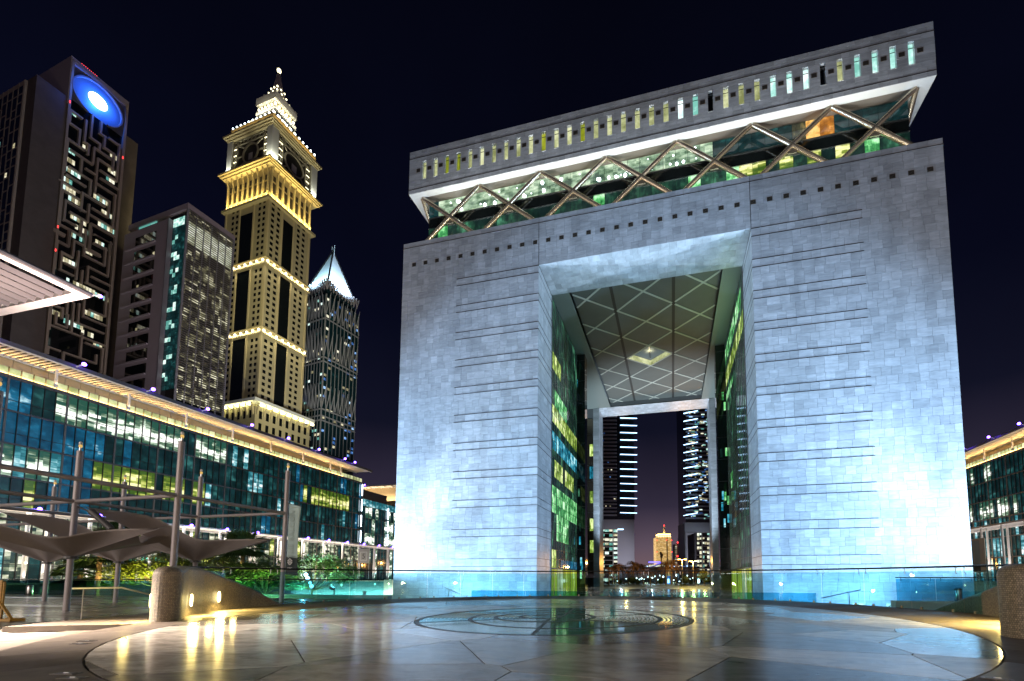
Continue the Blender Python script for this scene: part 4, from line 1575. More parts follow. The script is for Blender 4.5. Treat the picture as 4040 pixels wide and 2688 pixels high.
# lower glass block beyond, with a dark roof box and another canopy behind it
nb = thing('office_block', 'lower glazed block with tall cream lit bays behind the left office block', 'building', (-45.5, 58, 3.3))
B('body', 'roof_dark', nb, -66, -45.75, 48.1, 74, 0.01, 26.5)
for k in range(18):
    y = 48.2 + 1.42 * k
    for i, (z0, z1) in enumerate(((3.3, 8.0), (8.1, 12.5), (12.6, 16.8), (16.9, 21.1), (21.2, 24.4))):
        m_ = 'white_office' if (k % 6 in (1, 2, 3, 4) and rs.random() < 0.5) else 'dark_office'
        unit('window_pane', m_, nb, (0.06, 1.34, z1 - z0), (-45.7, y + 0.04, z0), False)
    unit('crown_pane', 'cyan_office', nb, (0.06, 1.34, 1.9), (-45.66, y + 0.04, 24.6), False)
    unit('mullion', 'frame_grey', nb, (0.14, 0.07, 23.2), (-45.68, y - 0.035, 3.3), False)
for z in (8.05, 12.55, 16.85, 21.15, 24.5):
    B('transom', 'frame_dark', nb, -45.7, -45.55, 48.1, 74, z - 0.05, z + 0.05)
B('roof_box', 'roof_dark', nb, -60, -46.5, 48.5, 60, 26.52, 29.4)
for z in (14, 18.0, 22.0):
    MB().tube([(-45.3, 59.4, z), (-45.3, 59.4, z + 3.4)], 0.12, 6).build('light_tube', 'disc_light', nb)
cb = thing('roof_pavilion', 'cream lit roof pavilion under a flat canopy beyond the left office block', 'building', (-58, 72, 26.5))
B('wall', 'gold_panel', cb, -70, -47.5, 66.2, 74, 26.52, 33.5)
B('canopy', 'white_paint', cb, -72, -46.0, 63.6, 74, 33.6, 34.0)
for k in range(9):
    B('rafter', 'white_paint', cb, -70 + 2.8 * k, -69.8 + 2.8 * k, 63.7, 66.1, 33.3, 33.59)
MB().ball((-57.5, 63.5, 34.25), 0.2, 5).build('blue_spot', 'light_blue', cb)
area('canopy_lamp', (-58, 64.8, 29.5), (-58, 66.6, 33.4), 22, 0.3, 1500, (1.0, 0.75, 0.45), 170)

# roof corner of the block south of the plaza (upper left of the picture)
sc_ = thing('roof_canopy', 'pale pink louvred roof canopy corner jutting in at the left edge', 'canopy', (-26, -32, 33.3))
B('edge_beam', 'white_paint', sc_, -19.6, -18.75, -44, -25.4, 33.35, 33.85)
B('edge_beam', 'white_paint', sc_, -40, -19.6, -26.3, -25.4, 33.35, 33.85)
B('inner_beam', 'white_paint', sc_, -40, -19.6, -32.2, -31.6, 33.3, 33.8)
MB().tube([(-18.75, -44, 33.6), (-18.75, -25.4, 33.6)], 0.26, 8).build('edge_tube', 'beam_grey', sc_)
for k in range(12):
    x = -21.1 - 1.35 * k
    MB().obox((x, -31.4, 33.5), (x, -26.4, 33.5), 0.16, 0.5, (0.5, 0, 0.9)).build('louvre', 'beam_grey', sc_)
B('roof_block', 'roof_dark', sc_, -60, -24, -70, -36, 25, 33.2)
MB().tube([(-18.8, -25.5, 33.6), (-18.4, -25.0, 33.75)], 0.08, 6).build('spot_arm', 'white_paint', sc_)
MB().ball((-18.3, -24.9, 33.75), 0.16, 5).build('blue_spot', 'light_blue', sc_)
area('canopy_lamp', (-17, -27, 24.5), (-23, -28, 33.4), 3, 3, 2600, (1.0, 0.72, 0.62), 120)

# promenade with colonnade, retaining wall and shop sign
prom = tag(B('promenade', 'pale_paving', None, -45.6, -22, -40, 74, 0.01, 3.3), kind='structure')
rw = thing('retaining_wall', 'white stone retaining wall with uplights below the promenade, left of the gate', 'wall', (-21.9, 20, 0))
B('wall_core', 'marble_core', rw, -21.98, -21.85, -40, 74, 0.01, 3.45)
wb = []
for k in range(7):
    y = 4.0 - (k % 2) * 0.5
    while y < 44:
        wb.append((-21.85, -21.78, y, y + 0.98, 0.02 + k * 0.49, 0.02 + k * 0.49 + 0.47))
        y += 1.0
pieces('stone_block', 'white_stone', rw, wb, 300)
B('coping', 'white_stone', rw, -22.1, -21.7, -40, 74, 3.46, 3.62)
for k in range(8):
    y = 9 + 2.7 * k
    MB().lathe([(0.12, 0), (0.12, 0.12), (0.09, 0.14)], (-21.2, y, 0.006), 8).build('ground_light', 'bulb', rw)
area('wall_wash', (-21.0, 19, 0.25), (-21.8, 19, 1.8), 30, 0.2, 1500, (0.93, 1.0, 0.75), 150, along=(0, 1, 0))
for y in (12.0, 14.5, 24.0, 28.5):
    MB().ball((-21.7, y, 2.7), 0.13, 5, 1.8).build('oval_light', 'light_oval', rw)
area('promenade_lamp', (-40, 0, 12.0), (-38, 0, 3.3), 5, 70, 9000, (1.0, 0.93, 0.75), 170)

colo = thing('colonnade', 'low white colonnade canopy on slender white columns along the left glass block', 'colonnade', (-40, 10, 3.3))
B('roof_edge', 'white_paint', colo, -38.05, -37.8, -31, 74, 12.4, 12.72)
B('roof_edge', 'white_paint', colo, -43.6, -43.35, -31, 74, 12.4, 12.72)
for k in range(210):
    unit('roof_louvre', 'white_paint', colo, (5.3, 0.1, 0.2), (-43.35, -31 + 0.5 * k, 12.45), False)
MB().tube([(-38.2, -31, 12.3), (-38.2, 74, 12.3)], 0.05, 6).build('light_strip', 'warm_strip', colo)
k = 0
y = -30.8
while y < 74:
    for x, off in ((-38.6, 0.0), (-41.2, 3.0)):
        cl = MB().tube([(x, y + off, 3.3), (x, y + off, 12.4)], 0.2, 10).build('column', 'white_paint', colo, smooth=True)
        if x > -40:
            MB().ball((x + 0.32, y + off, 5.95), 0.13, 5).build('column_lamp', 'bulb', cl)
            MB().tube([(x + 0.24, y + off, 6.1), (x + 0.24, y + off, 8.2)], 0.045, 6).build('light_tube', 'warm_strip', cl)
            MB().ball((-37.55, y + off + 0.4, 12.75), 0.22, 5).build('blue_spot', 'light_blue', cl)
    y += 5.85
    k += 1
area('colonnade_lamp', (-40.6, 20, 4.6), (-40.6, 20, 12.4), 2.5, 100, 4500, (1.0, 0.84, 0.76), 130)
# column washers
for y in [-19.1 + 5.85 * k for k in range(13)]:
    spot('column_lamp', (-38.1, y, 3.6), (-38.6, y, 9.5), 420, (1.0, 0.84, 0.74), 50, 0.6, 0.1)

ec = thing('colonnade', 'white colonnade on slender columns before the glass block at the far right edge', 'colonnade', (104, 45, 0.006))
B('roof_edge', 'white_paint', ec, 103.8, 104.05, 16, 80, 14.6, 14.95)
B('roof_edge', 'white_paint', ec, 109.4, 109.65, 16, 80, 14.6, 14.95)
for k in range(90):
    unit('roof_louvre', 'white_paint', ec, (5.35, 0.1, 0.2), (104.05, 16.5 + 0.7 * k, 14.7), False)
for k in range(11):
    for x, off in ((104.4, 0.0), (107.2, 3.0)):
        cl = MB().tube([(x, 17.5 + 5.85 * k + off, 0.006), (x, 17.5 + 5.85 * k + off, 14.6)], 0.2, 10).build('column', 'white_paint', ec, smooth=True)
        if x < 106:
            MB().ball((x - 0.32, 17.5 + 5.85 * k + off, 5.4), 0.15, 5).build('column_lamp', 'bulb', cl)
area('colonnade_lamp', (106.6, 50, 5.5), (106.6, 50, 14.6), 2.5, 56, 3500, (1.0, 0.84, 0.76), 130)
bp = thing('banner_board', 'white board with a small pale banner on the colonnade at the far right edge', 'banner', (104.0, 54.0, 5.2))
B('board', 'white_stone', bp, 103.6, 103.7, 50.6, 57.4, 5.2, 12.4)
B('banner_print', 'banner_pale', bp, 103.57, 103.6, 52.2, 55.4, 6.9, 12.0)
B('banner_foot', 'banner_dark', bp, 103.57, 103.6, 52.2, 55.4, 5.4, 6.88)
text_mesh('lettering', 'THE BALCONY', 0.62, 'print_white', bp, frame_matrix((-0.45, -0.2, 4.2), (0, 0, 1), (0, 1, 0)), 0.004)

sg = thing('shop_sign', 'small green lit coffee shop sign behind the trees under the left colonnade', 'sign', (-44.9, -4.2, 7.0))
text_mesh('letters', 'STARBUCKS COFFEE', 0.85, 'sign_green', sg, Matrix.Translation((0, 0, 0)) @ frame_matrix((0.1, 0.6, 0.1), (0, 1, 0), (0, 0, 1)), 0.03)
B('backing', 'roof_dark', sg, -45.2, -44.95, -9.4, 2.2, 6.6, 7.7)
n5 = thing('number_sign', 'square grey sign with number 5 hanging from the colonnade left of the gate', 'sign', (-29.6, 30, 7.4))
B('board', 'sign_grey', n5, -31.1, -28.1, 29.95, 30.05, 7.4, 10.8)
for (x0, x1, z0, z1) in ((-30.5, -28.7, 8.0, 8.12), (-30.5, -28.7, 9.9, 10.02), (-30.5, -30.38, 8.12, 9.9), (-28.82, -28.7, 8.12, 9.9)):
    B('border', 'print_white', n5, x0, x1, 29.925, 29.95, z0, z1)
text_mesh('numeral', '5', 1.7, 'sign_text', n5, frame_matrix((0.0, -0.06, 1.56), (1, 0, 0), (0, 0, 1)), 0.01)
for x in (-31.05, -28.15):
    MB().tube([(x, 30, 3.2), (x, 30, 12.5)], 0.06, 6).build('post', 'white_paint', n5)
MAZE = [(0,187.9,1.2,4.3),(1,1.1,182.3,187.8),(0,182.5,1.0,4.1),(1,4.1,176.2,182.6),(1,5.6,179.2,188.2),(0,179.0,5.6,7.1),(1,6.9,174.9,178.8),(1,7.2,182.6,192.4),(0,182.6,7.2,10.0),(1,10.0,179.8,182.5),(1,9.9,187.3,192.2),(0,187.2,9.8,11.4),(1,11.3,182.3,187.2),(0,182.5,11.2,14.4),(1,14.4,175.2,182.6),(0,187.9,12.6,15.9),(1,15.9,171.9,188.2),(0,171.7,10.9,15.9),(0,175.7,1.0,5.9),(1,1.1,161.8,175.4),(0,172.0,2.3,8.4),(1,8.5,172.3,179.2),(0,179.5,8.6,13.7),(1,5.4,165.9,171.7),(0,168.5,6.8,9.9),(1,9.8,161.0,175.8),(0,176.0,10.0,14.5),(0,164.9,2.3,8.5),(1,8.4,158.6,165.1),(0,168.5,11.2,17.2),(0,165.3,10.2,16.0),(1,15.9,150.9,165.4),(0,161.1,1.8,7.0),(0,157.2,0.0,5.5),(1,1.0,139.2,154.2),(0,154.2,1.1,5.6),(0,161.0,10.9,14.3),(1,14.3,153.9,161.0),(0,153.9,9.6,14.3),(0,157.7,6.3,13.0),(1,6.4,150.3,157.3),(0,150.7,2.1,7.6),(1,2.1,142.5,150.5),(0,142.9,2.2,5.5),(0,147.1,3.7,8.5),(1,8.5,147.4,154.5),(0,150.7,8.7,15.9),(0,136.9,-0.1,2.6),(0,140.0,0.8,7.5),(1,6.9,140.3,146.2),(0,147.3,9.7,17.2),(1,9.5,135.6,146.9),(0,135.6,9.2,12.9),(0,143.5,11.2,16.0),(1,15.8,138.2,143.6),(0,133.2,1.1,4.0),(1,4.0,133.2,140.0),(0,139.7,10.9,14.6),(1,0.9,122.0,133.1),(0,133.1,0.9,3.9),(1,3.9,133.1,139.8),(0,136.2,-0.1,2.5),(1,5.3,130.3,136.5),(0,136.6,5.3,8.2),(1,8.3,132.9,143.4),(0,132.8,8.3,14.3),(1,9.7,136.2,144.7),(0,136.3,9.6,12.7),(0,143.5,10.8,15.7),(1,15.7,129.1,144.0),(0,129.0,9.9,15.7),(1,9.8,122.1,128.9),(0,122.2,9.6,15.9),(1,15.9,111.8,122.2),(0,111.7,11.3,15.8),(0,140.0,11.1,14.5),(1,14.4,132.8,140.4),(0,129.5,2.5,5.2),(1,2.4,122.4,129.6),(0,122.5,2.3,5.9),(0,125.9,3.6,6.8),(1,6.8,121.7,126.2),(1,8.3,121.0,126.1),(1,6.8,126.2,133.1),(0,125.6,11.1,17.1),(1,2.5,100.7,105.0),(0,100.8,2.5,5.5),(1,5.5,100.9,106.0),(0,107.6,1.3,4.0),(1,4.0,103.9,107.9),(1,1.0,97.9,106.6),(0,99.5,1.1,17.2),(1,5.1,106.2,110.9),(1,6.8,99.5,111.5),(1,8.3,104.6,112.2),(1,9.6,107.8,114.7),(0,108.0,9.6,17.1),(0,104.4,7.9,15.9),(1,9.8,91.3,100.9),(0,97.7,11.0,15.9),(1,16.1,87.8,97.9),(1,1.2,88.3,90.9),(0,90.8,1.1,4.2),(1,5.3,87.5,90.7),(0,90.8,5.4,14.4),(1,14.4,91.0,94.2)]
# ------------------------------------------------------------------ towers along the avenue behind (local frame: x = 0 faces east, y = 0 faces south)
rs = random.Random(17)
T_ROT = math.radians(-4.5)


def tower(name, label, loc, rz=T_ROT, cat='tower'):
    return thing(name, label, cat, loc, rz)


def LB(name, m_, par, *a):
    return MB().box(*a).build(name, m_, par, local=True)


def tow_pieces(name, m_, par, boxes, limit=300):
    pieces(name, m_, par, boxes, limit, local=True, rot=Matrix.Translation(par.location) @ Matrix.Rotation(par.rotation_euler.z, 4, 'Z'))


# --- tower with the maze front and the blue disc
mz = tower('maze_tower', 'dark brown tower with a maze of bars and a glowing blue disc at its top', (-187.9, 49.7, 0))
LB('shaft', 'black_glass', mz, -24, -0.9, 0.3, 17.4, 0.01, 208.6)
LB('south_wall', 'concrete_lilac', mz, -24, 0.0, 0.0, 0.3, 190, 210)
LB('roof', 'concrete_lilac', mz, -24, 0.0, 0.3, 17.6, 208.6, 210)
for y0, y1 in ((0.3, 0.95), (16.75, 17.55)):
    LB('frame_post', 'maze_bar', mz, -0.9, 0.25, y0, y1, 0.01, 208.6)
LB('frame_beam', 'concrete_lilac', mz, -0.9, 0.25, 0.95, 16.75, 207.4, 208.6)
LB('front_wing', 'concrete_brown', mz, -24, 0.0, -8.0, -0.01, 0.01, 192.0)
LB('rear_wing', 'concrete_brown', mz, -24, -8.0, 17.62, 25.3, 0.01, 201.0)
for kind, c, a, b in MAZE:
    if kind == 0:
        LB('maze_bar', 'maze_bar', mz, -0.9, 0.2, a - 0.28, b + 0.28, c - 0.3, c + 0.3)
    else:
        LB('maze_bar', 'maze_bar', mz, -0.9, 0.21, c - 0.3, c + 0.3, a - 0.28, b + 0.28)
mb = MB()
N = 56
for k in range(N):
    a0, a1 = 2 * PI * k / N, 2 * PI * (k + 1) / N
    if -1.95 < (a0 if a0 < PI else a0 - 2 * PI) < -1.2:
        continue
    v = []
    for a in (a0, a1):
        for r, x in ((7.25, -0.8), (7.75, -0.8), (7.75, 0.3), (7.25, 0.3)):
            v.append((x, 8.45 + r * math.cos(a), 199.6 + r * math.sin(a)))
    mb.add(v, [(0, 1, 5, 4), (1, 2, 6, 5), (2, 3, 7, 6), (3, 0, 4, 7)])
mb.build('disc_ring', 'ring_dark', mz, local=True)
dsk = MB().add([(-0.6, 8.6 + 2.9 * math.cos(2 * PI * k / 40), 200.3 + 2.8 * math.sin(2 * PI * k / 40)) for k in range(40)] + [(-0.76, 8.6 + 2.9 * math.cos(2 * PI * k / 40), 200.3 + 2.8 * math.sin(2 * PI * k / 40)) for k in range(40)],
         [tuple(range(40))] + [(k, 40 + k, 40 + (k + 1) % 40, (k + 1) % 40) for k in range(40)]).build('disc', 'disc_light', mz, local=True)
mat('blue_lit_panel', (0.1, 0.1, 0.12), 0.5)
LB('disc_wall', 'blue_lit_panel', mz, -0.89, -0.75, 0.95, 16.75, 193.0, 207.4)
wb = []
for (z, y0, y1) in ((195.3, 0.95, 2.6), (194.5, 13.6, 16.7), (171.0, 1.0, 3.0), (163.0, 1.2, 5.2), (158.5, 1.0, 4.6), (155.0, 1.2, 4.8), (152.0, 3.0, 6.4), (176.3, 5.5, 7.0), (174.0, 13.3, 16.0), (170.0, 13.0, 15.6), (154.5, 12.5, 15.8), (148.6, 11.8, 16.5), (145.2, 4.0, 8.4), (142.0, 5.5, 8.4),
                   (134.5, 8.3, 10.6), (138.0, 4.2, 7.0), (119.0, 4.5, 12.5), (115.5, 6.0, 9.5), (118.5, 12.5, 16.4), (104.2, 1.0, 4.5), (102.6, 4.8, 9.6), (101.0, 9.8, 13.0), (98.0, 13.5, 16.0), (187.0, 1.3, 2.6), (181.0, 13.6, 15.6), (167.0, 1.2, 3.4), (159.0, 9.8, 13.6), (140.5, 11.5, 14.0), (126.5, 2.8, 6.2), (113.0, 1.0, 3.8), (109.5, 10.2, 15.0)):
    y = y0
    while y < y1:
        if rs.random() < 0.92:
            wb.append((-0.88, -0.84, y, y + 0.8, z, z + 1.9, rs.choice(('far_window', 'far_window', 'far_window_cool'))))
        y += 0.92
tow_pieces('lit_window', 'far_window', mz, wb)
for (y, z) in ((0.6, 190.2), (0.6, 138.0), (0.6, 128.5), (17.0, 183.0)):
    LB('red_light', 'light_red', mz, 0.25, 0.4, y - 0.1, y + 0.1, z, z + 0.8)
for k in range(9):
    MB().ball((-0.2, 3.0 + 0.55 * k, 210.15), 0.13, 4).build('red_light', 'light_red', mz, local=True)
# gridded front of the southern wing
cols = [-6.6 - 3.6 * k for k in range(6)]
LB('wing_slab', 'maze_bar', mz, -24, -6.0, -8.6, -8.01, 0.01, 191.5)
gb = []
for i in range(5):
    x1, x0 = cols[i] - 0.35, cols[i + 1] + 0.35
    z = 189.5
    while z > 92:
        h = rs.choice((3.6, 3.6, 5.4, 7.6))
        z0 = z - h + 0.7
        mm = 'black_glass'
        if rs.random() < 0.12:
            mm = rs.choice(('far_window', 'far_window_cool'))
            gb.append((x0, x0 + 1.3, -8.66, -8.58, z0, z0 + 1.8, mm))
        gb.append((x0, x1, -8.64, -8.59, z0, z, 'black_glass'))
        z -= h
tow_pieces('window', 'black_glass', mz, gb)
for c in cols:
    LB('grid_post', 'maze_bar', mz, c - 0.3, c + 0.3, -8.7, -8.6, 0.01, 191.5)

# --- mid rise office tower with white frame and louvred east front
lt = tower('louvre_tower', 'office tower with white stone side wall and a lit east front veiled in horizontal louvres', (-141.34, 62.7, 0))
LB('core', 'black_glass', lt, -36, -0.6, 0.6, 16.8, 0.01, 147)
LB('roof', 'concrete_lilac', lt, -36.3, 0.0, 0.0, 17.4, 147.6, 149.9)
LB('side_wall', 'concrete_lilac', lt, -36.4, -9.3, -0.9, 0.59, 0.01, 145.0)
LB('side_return', 'concrete_lilac', lt, -9.9, -9.3, -0.9, 5.0, 0.01, 145.3)
LB('roof_terrace_glow', 'far_window_cool', lt, -30, -19, 0.3, 0.56, 145.1, 147.5)
LB('corner_post', 'fin_grey', lt, -0.45, 0.0, 0.0, 0.45, 0.01, 147.6)
LB('corner_post', 'fin_grey', lt, -0.45, 0.0, 16.95, 17.4, 0.01, 147.6)
for k in range(12):
    z = 141.6 - 6.05 * k
    r = LB('recess', 'black_glass', lt, -28.9, -16.1, -0.96, -0.9, z - 4.2, z)
    LB('ledge', 'concrete_lilac', lt, -34.5, -16.0, -1.5, -0.9, z - 4.75, z - 4.25)
    for q in range(9):
        if rs.random() < 0.07:
            LB('lit_window', 'far_window', r, -28.6 + 1.4 * q, -27.4 + 1.4 * q, -1.0, -0.96, z - 4.1, z - 2.7)
# stair strip between wall and louvres
wb = []
for k in range(40):
    z = 143.8 - 1.75 * k
    for q in range(5):
        x = -8.9 + 1.65 * q
        mm = 'dark_office'
        if (k % 4 in (0, 1) and rs.random() < 0.55 and q < 3 and 2 < k) or (k < 2 and q < 4):
            mm = 'far_window_cool'
        wb.append((x, x + 1.58, 0.5, 0.58, z, z + 1.66, mm))
tow_pieces('stair_pane', 'dark_office', lt, wb, 200)
wb = []
for k in range(42):
    for q in range(6):
        y = 0.6 + 2.7 * q
        z = 145.4 - 1.8 * k
        wb.append((-0.6, -0.55, y + 0.03, y + 2.67, z, z + 1.74, 'louvre_top' if 2 <= k <= 6 else 'louvre_room'))
tow_pieces('window_pane', 'louvre_room', lt, wb, 252)
for k in range(85):
    z = 147.3 - 0.9 * k
    unit('louvre', 'louvre_metal', lt, (0.4, 16.5, 0.34), (-0.25, 0.45, z))
for q in range(7):
    y = 0.45 + 2.72 * q
    LB('post', 'fin_grey', lt, -0.3, 0.12, y - 0.11, y + 0.11, 0.01, 147.6)

# --- clock tower
ck = tower('clock_tower', 'very tall golden lit clock tower with stepped crown and spire', (-186.44, 132.2, 0))
SHx0, SHx1, SHy0, SHy1 = -37.5, -1.8, 1.8, 29.5
LB('shaft', 'tower_stone', ck, SHx0, SHx1, SHy0, SHy1, 0.01, 232)
win_e, win_s = [], []
floors_z = []
for (zb, zt) in ((106, 143), (149, 185.5), (192, 228)):
    n = 10
    for k in range(n):
        floors_z.append((zb + (zt - zb) * k / n, (zt - zb) / n, k))
for z, h, k in floors_z:
    for y in (3.6, 7.1, 20.2, 23.7):
        win_e.append((SHx1, SHx1 + 0.06, y, y + 1.75, z + 0.8, z + 2.7))
    for x in (-6.2, -9.8, -28.4, -32.0):
        win_s.append((x, x + 1.8, SHy0 - 0.06, SHy0, z + 0.8, z + 2.7))
tow_pieces('window', 'black_glass', ck, win_e + win_s, 300)
for (zb, zt) in ((106, 143.5), (149, 185.5), (192, 222)):
    LB('dark_strip', 'black_glass', ck, SHx1, SHx1 + 0.12, 11.0, 17.6, zb, zt)
    LB('dark_strip', 'black_glass', ck, -24.5, -14.2, SHy0 - 0.12, SHy0, zb, zt)
for y in (1.9, 10.3, 17.8, 28.6):
    LB('pilaster', 'tower_trim', ck, SHx1, SHx1 + 0.4, y - 0.5, y + 0.5, 105, 228)
for x in (-2.3, -13.4, -25.2, -37.0):
    LB('pilaster', 'tower_trim', ck, x - 0.55, x + 0.55, SHy0 - 0.4, SHy0, 105, 228)
for z in (146.0, 188.4):
    LB('band', 'tower_trim', ck, SHx0 - 0.8, SHx1 + 0.9, SHy0 - 0.9, SHy1 + 0.8, z - 1.4, z - 0.7)
    LB('band', 'tower_trim', ck, SHx0 - 0.8, SHx1 + 0.9, SHy0 - 0.9, SHy1 + 0.8, z + 1.9, z + 2.4)
    for k in range(8):
        MB().ball((SHx1 + 0.7, 2.6 + 3.75 * k, z + 0.3), 0.62, 5, 1.4).build('bulb', 'bulb', ck, local=True)
        MB().ball((-3.0 - 4.8 * k, SHy0 - 0.7, z + 0.3), 0.62, 5, 1.4).build('bulb', 'bulb', ck, local=True)
# pedestal with lit cornice and brackets
LB('pedestal', 'tower_stone', ck, SHx0 - 4, 1.6, -1.6, 33.0, 0.01, 99.5)
LB('pedestal_cornice', 'tower_white', ck, SHx0 - 5.5, 3.2, -3.2, 34.6, 102.2, 104.0)
for k in range(9):
    y = -0.6 + 4.0 * k
    b_ = MB().obox((1.6, y, 95.0), (2.7, y, 101.5), 0.7, 1.2, (1, 0, 0)).build('bracket', 'tower_trim', ck, local=True)
    LB('window', 'black_glass', ck, 1.6, 1.68, y + 1.2, y + 2.9, 93.0, 97.5)
    LB('window', 'black_glass', ck, 1.6, 1.68, y + 1.2, y + 2.9, 86.5, 90.5)
    LB('cornice_light', 'bulb', b_, 1.7, 2.8, y + 0.8, y + 3.2, 100.3, 101.6)
    x = 0.4 - 4.6 * k
    b_ = MB().obox((x, -1.6, 95.0), (x, -2.7, 101.5), 0.7, 1.2, (0, 1, 0)).build('bracket', 'tower_trim', ck, local=True)
    LB('window', 'black_glass', ck, x - 3.2, x - 1.4, -1.68, -1.6, 93.0, 97.5)
    LB('cornice_light', 'bulb', b_, x - 3.6, x - 1.0, -2.8, -1.7, 100.3, 101.6)
# arcade stage below the clocks, lit gold from its foot
LB('arcade_cornice', 'tower_trim', ck, SHx0 - 1.6, 0.1, -0.1, 31.6, 226.4, 227.8)
LB('arcade', 'tower_trim', ck, SHx0 + 0.5, SHx1 - 0.2, SHy0 + 0.2, SHy1 - 0.5, 227.8, 248.0)
for k in range(8):
    y = 2.6 + 3.65 * k
    MB().tube([(SHx1 + 0.35, y, 227.8), (SHx1 + 0.35, y, 244.0), (SHx1 + 1.4, y, 247.8)], 0.5, 6).build('pilaster', 'tower_trim', ck, local=True)
    if k < 7:
        LB('arcade_window', 'vent_dark', ck, SHx1 - 0.2, SHx1 - 0.1, y + 0.8, y + 2.85, 229.0, 239.0)
        LB('arcade_window', 'vent_dark', ck, SHx1 - 0.2, SHx1 - 0.1, y + 1.0, y + 2.65, 240.2, 243.4)
for k in range(9):
    x = -3.0 - 4.2 * k
    MB().tube([(x, SHy0 - 0.35, 227.8), (x, SHy0 - 0.35, 244.0), (x, SHy0 - 1.4, 247.8)], 0.5, 6).build('pilaster', 'tower_trim', ck, local=True)
    if k < 8:
        LB('arcade_window', 'vent_dark', ck, x - 3.4, x - 0.8, SHy0 + 0.1, SHy0 + 0.2, 229.0, 239.0)
        LB('arcade_window', 'vent_dark', ck, x - 3.2, x - 1.0, SHy0 + 0.1, SHy0 + 0.2, 240.2, 243.4)
for i, (e, z0, z1) in enumerate(((0.0, 247.8, 248.7), (0.9, 248.7, 249.6), (1.7, 249.6, 250.6))):
    LB('gallery', 'tower_trim', ck, -39.6 - e, 0.3 + e, -0.3 - e, 32.4 + e, z0, z1)
# clock stage
cx0, cx1, cy0, cy1 = -38.6, -0.8, 0.8, 31.4
LB('clock_stage', 'vent_dark', ck, cx0 + 2.0, cx1 - 2.0, cy0 + 2.0, cy1 - 2.0, 250.6, 273.4)
for (x, y) in ((cx1, cy0), (cx0, cy0), (cx1, cy1)):
    px0, px1 = (x - 4.2, x) if x > -10 else (x, x + 4.2)
    py0, py1 = (y, y + 4.2) if y < 10 else (y - 4.2, y)
    LB('corner_pier', 'tower_white', ck, px0, px1, py0, py1, 250.6, 273.4)


def clock_front(origin, ax, width, dep):
    """lattice with a round dial on a front; ax is the local direction along it, dep the outward one"""
    o, a, d = Vector(origin), Vector(ax), Vector(dep)
    h = 22.4

    def P(s, z, out=0.0):
        return o + a * s + d * out + Vector((0, 0, z))
    zc, sc_ = 11.2, width / 2
    R_ = 6.2
    mb = MB()
    N_ = 36
    v, f = [], []
    for k in range(N_):
        t = 2 * PI * k / N_
        for r, q in ((R_ - 0.45, 0.2), (R_ + 0.45, 0.2), (R_ + 0.45, 0.9), (R_ - 0.45, 0.9)):
            v.append(P(sc_ + r * math.cos(t), zc + r * math.sin(t), q))
    for k in range(N_):
        i, j = 4 * k, 4 * ((k + 1) % N_)
        for q in range(4):
            f.append((i + q, j + q, j + (q + 1) % 4, i + (q + 1) % 4))
    mb.add(v, f)
    mb.build('dial_ring', 'tower_lattice', ck, local=True)
    MB().add([P(sc_ + (R_ - 0.5) * math.cos(2 * PI * k / N_), zc + (R_ - 0.5) * math.sin(2 * PI * k / N_), 0.05) for k in range(N_)], [tuple(range(N_))]).build('dial', 'clock_face', ck, local=True)
    MB().obox(P(sc_ + 0.2, zc - 4.2, 0.3), P(sc_ + 0.2, zc + 0.4, 0.3), 3.2, 0.2, d).build('dial_screen', 'grey_slab', ck, local=True)
    lat = MB()
    for s0, z0, s1, z1 in ((0, 0.4, width, 0.4), (0, 3.2, width, 3.2), (0, h - 0.4, width, h - 0.4), (0, h - 3.2, width, h - 3.2), (0.4, 0, 0.4, h), (3.4, 0, 3.4, h), (width - 0.4, 0, width - 0.4, h), (width - 3.4, 0, width - 3.4, h)):
        lat.obox(P(s0, z0, 0.5), P(s1, z1, 0.5), 0.7, 0.6, d)
    lat.build('lattice_frame', 'tower_lattice', ck, local=True)
    for t in (45, 135, 225, 315):
        c_, s_ = math.cos(math.radians(t)), math.sin(math.radians(t))
        MB().obox(P(sc_ + (R_ + 0.2) * c_, zc + (R_ + 0.2) * s_, 0.45), P(sc_ + (width / 2 - 3.4) * (1 if c_ > 0 else -1), zc + 8.0 * (1 if s_ > 0 else -1), 0.45), 0.8, 0.5, d).build('lattice_brace', 'tower_lattice', ck, local=True)
    for t in (0, 90, 180, 270):
        c_, s_ = math.cos(math.radians(t)), math.sin(math.radians(t))
        MB().obox(P(sc_ + R_ * c_, zc + R_ * s_, 0.45), P(sc_ + (width / 2 - 3.4) * c_, zc + 8.0 * s_, 0.45), 0.6, 0.5, d).build('lattice_brace', 'tower_lattice', ck, local=True)
    fine = MB()
    for k in range(5):
        z = 1.2 + 4.2 * k
        for e in (0.4, width - 3.4):
            fine.obox(P(e, z, 0.4), P(e + 3, z + 3.6, 0.4), 0.35, 0.3, d)
            fine.obox(P(e + 3, z, 0.4), P(e, z + 3.6, 0.4), 0.35, 0.3, d)
    n = int((width - 6.8) / 3)
    for k in range(n):
        s = 3.4 + (width - 6.8) * k / n
        w_ = (width - 6.8) / n
        for z in (0.4, h - 3.2):
            fine.obox(P(s, z, 0.4), P(s + w_, z + 2.8, 0.4), 0.3, 0.3, d)
            fine.obox(P(s + w_, z, 0.4), P(s, z + 2.8, 0.4), 0.3, 0.3, d)
    fine.build('lattice_work', 'tower_lattice', ck, local=True)
    for k in range(4):
        z = 4.4 + 4.2 * k
        for e in (0.8, width - 3.0):
            MB().obox(P(e, z, 0.75), P(e + 2.2, z, 0.75), 0.2, 0.25, d).build('lattice_light', 'bulb', ck, local=True)


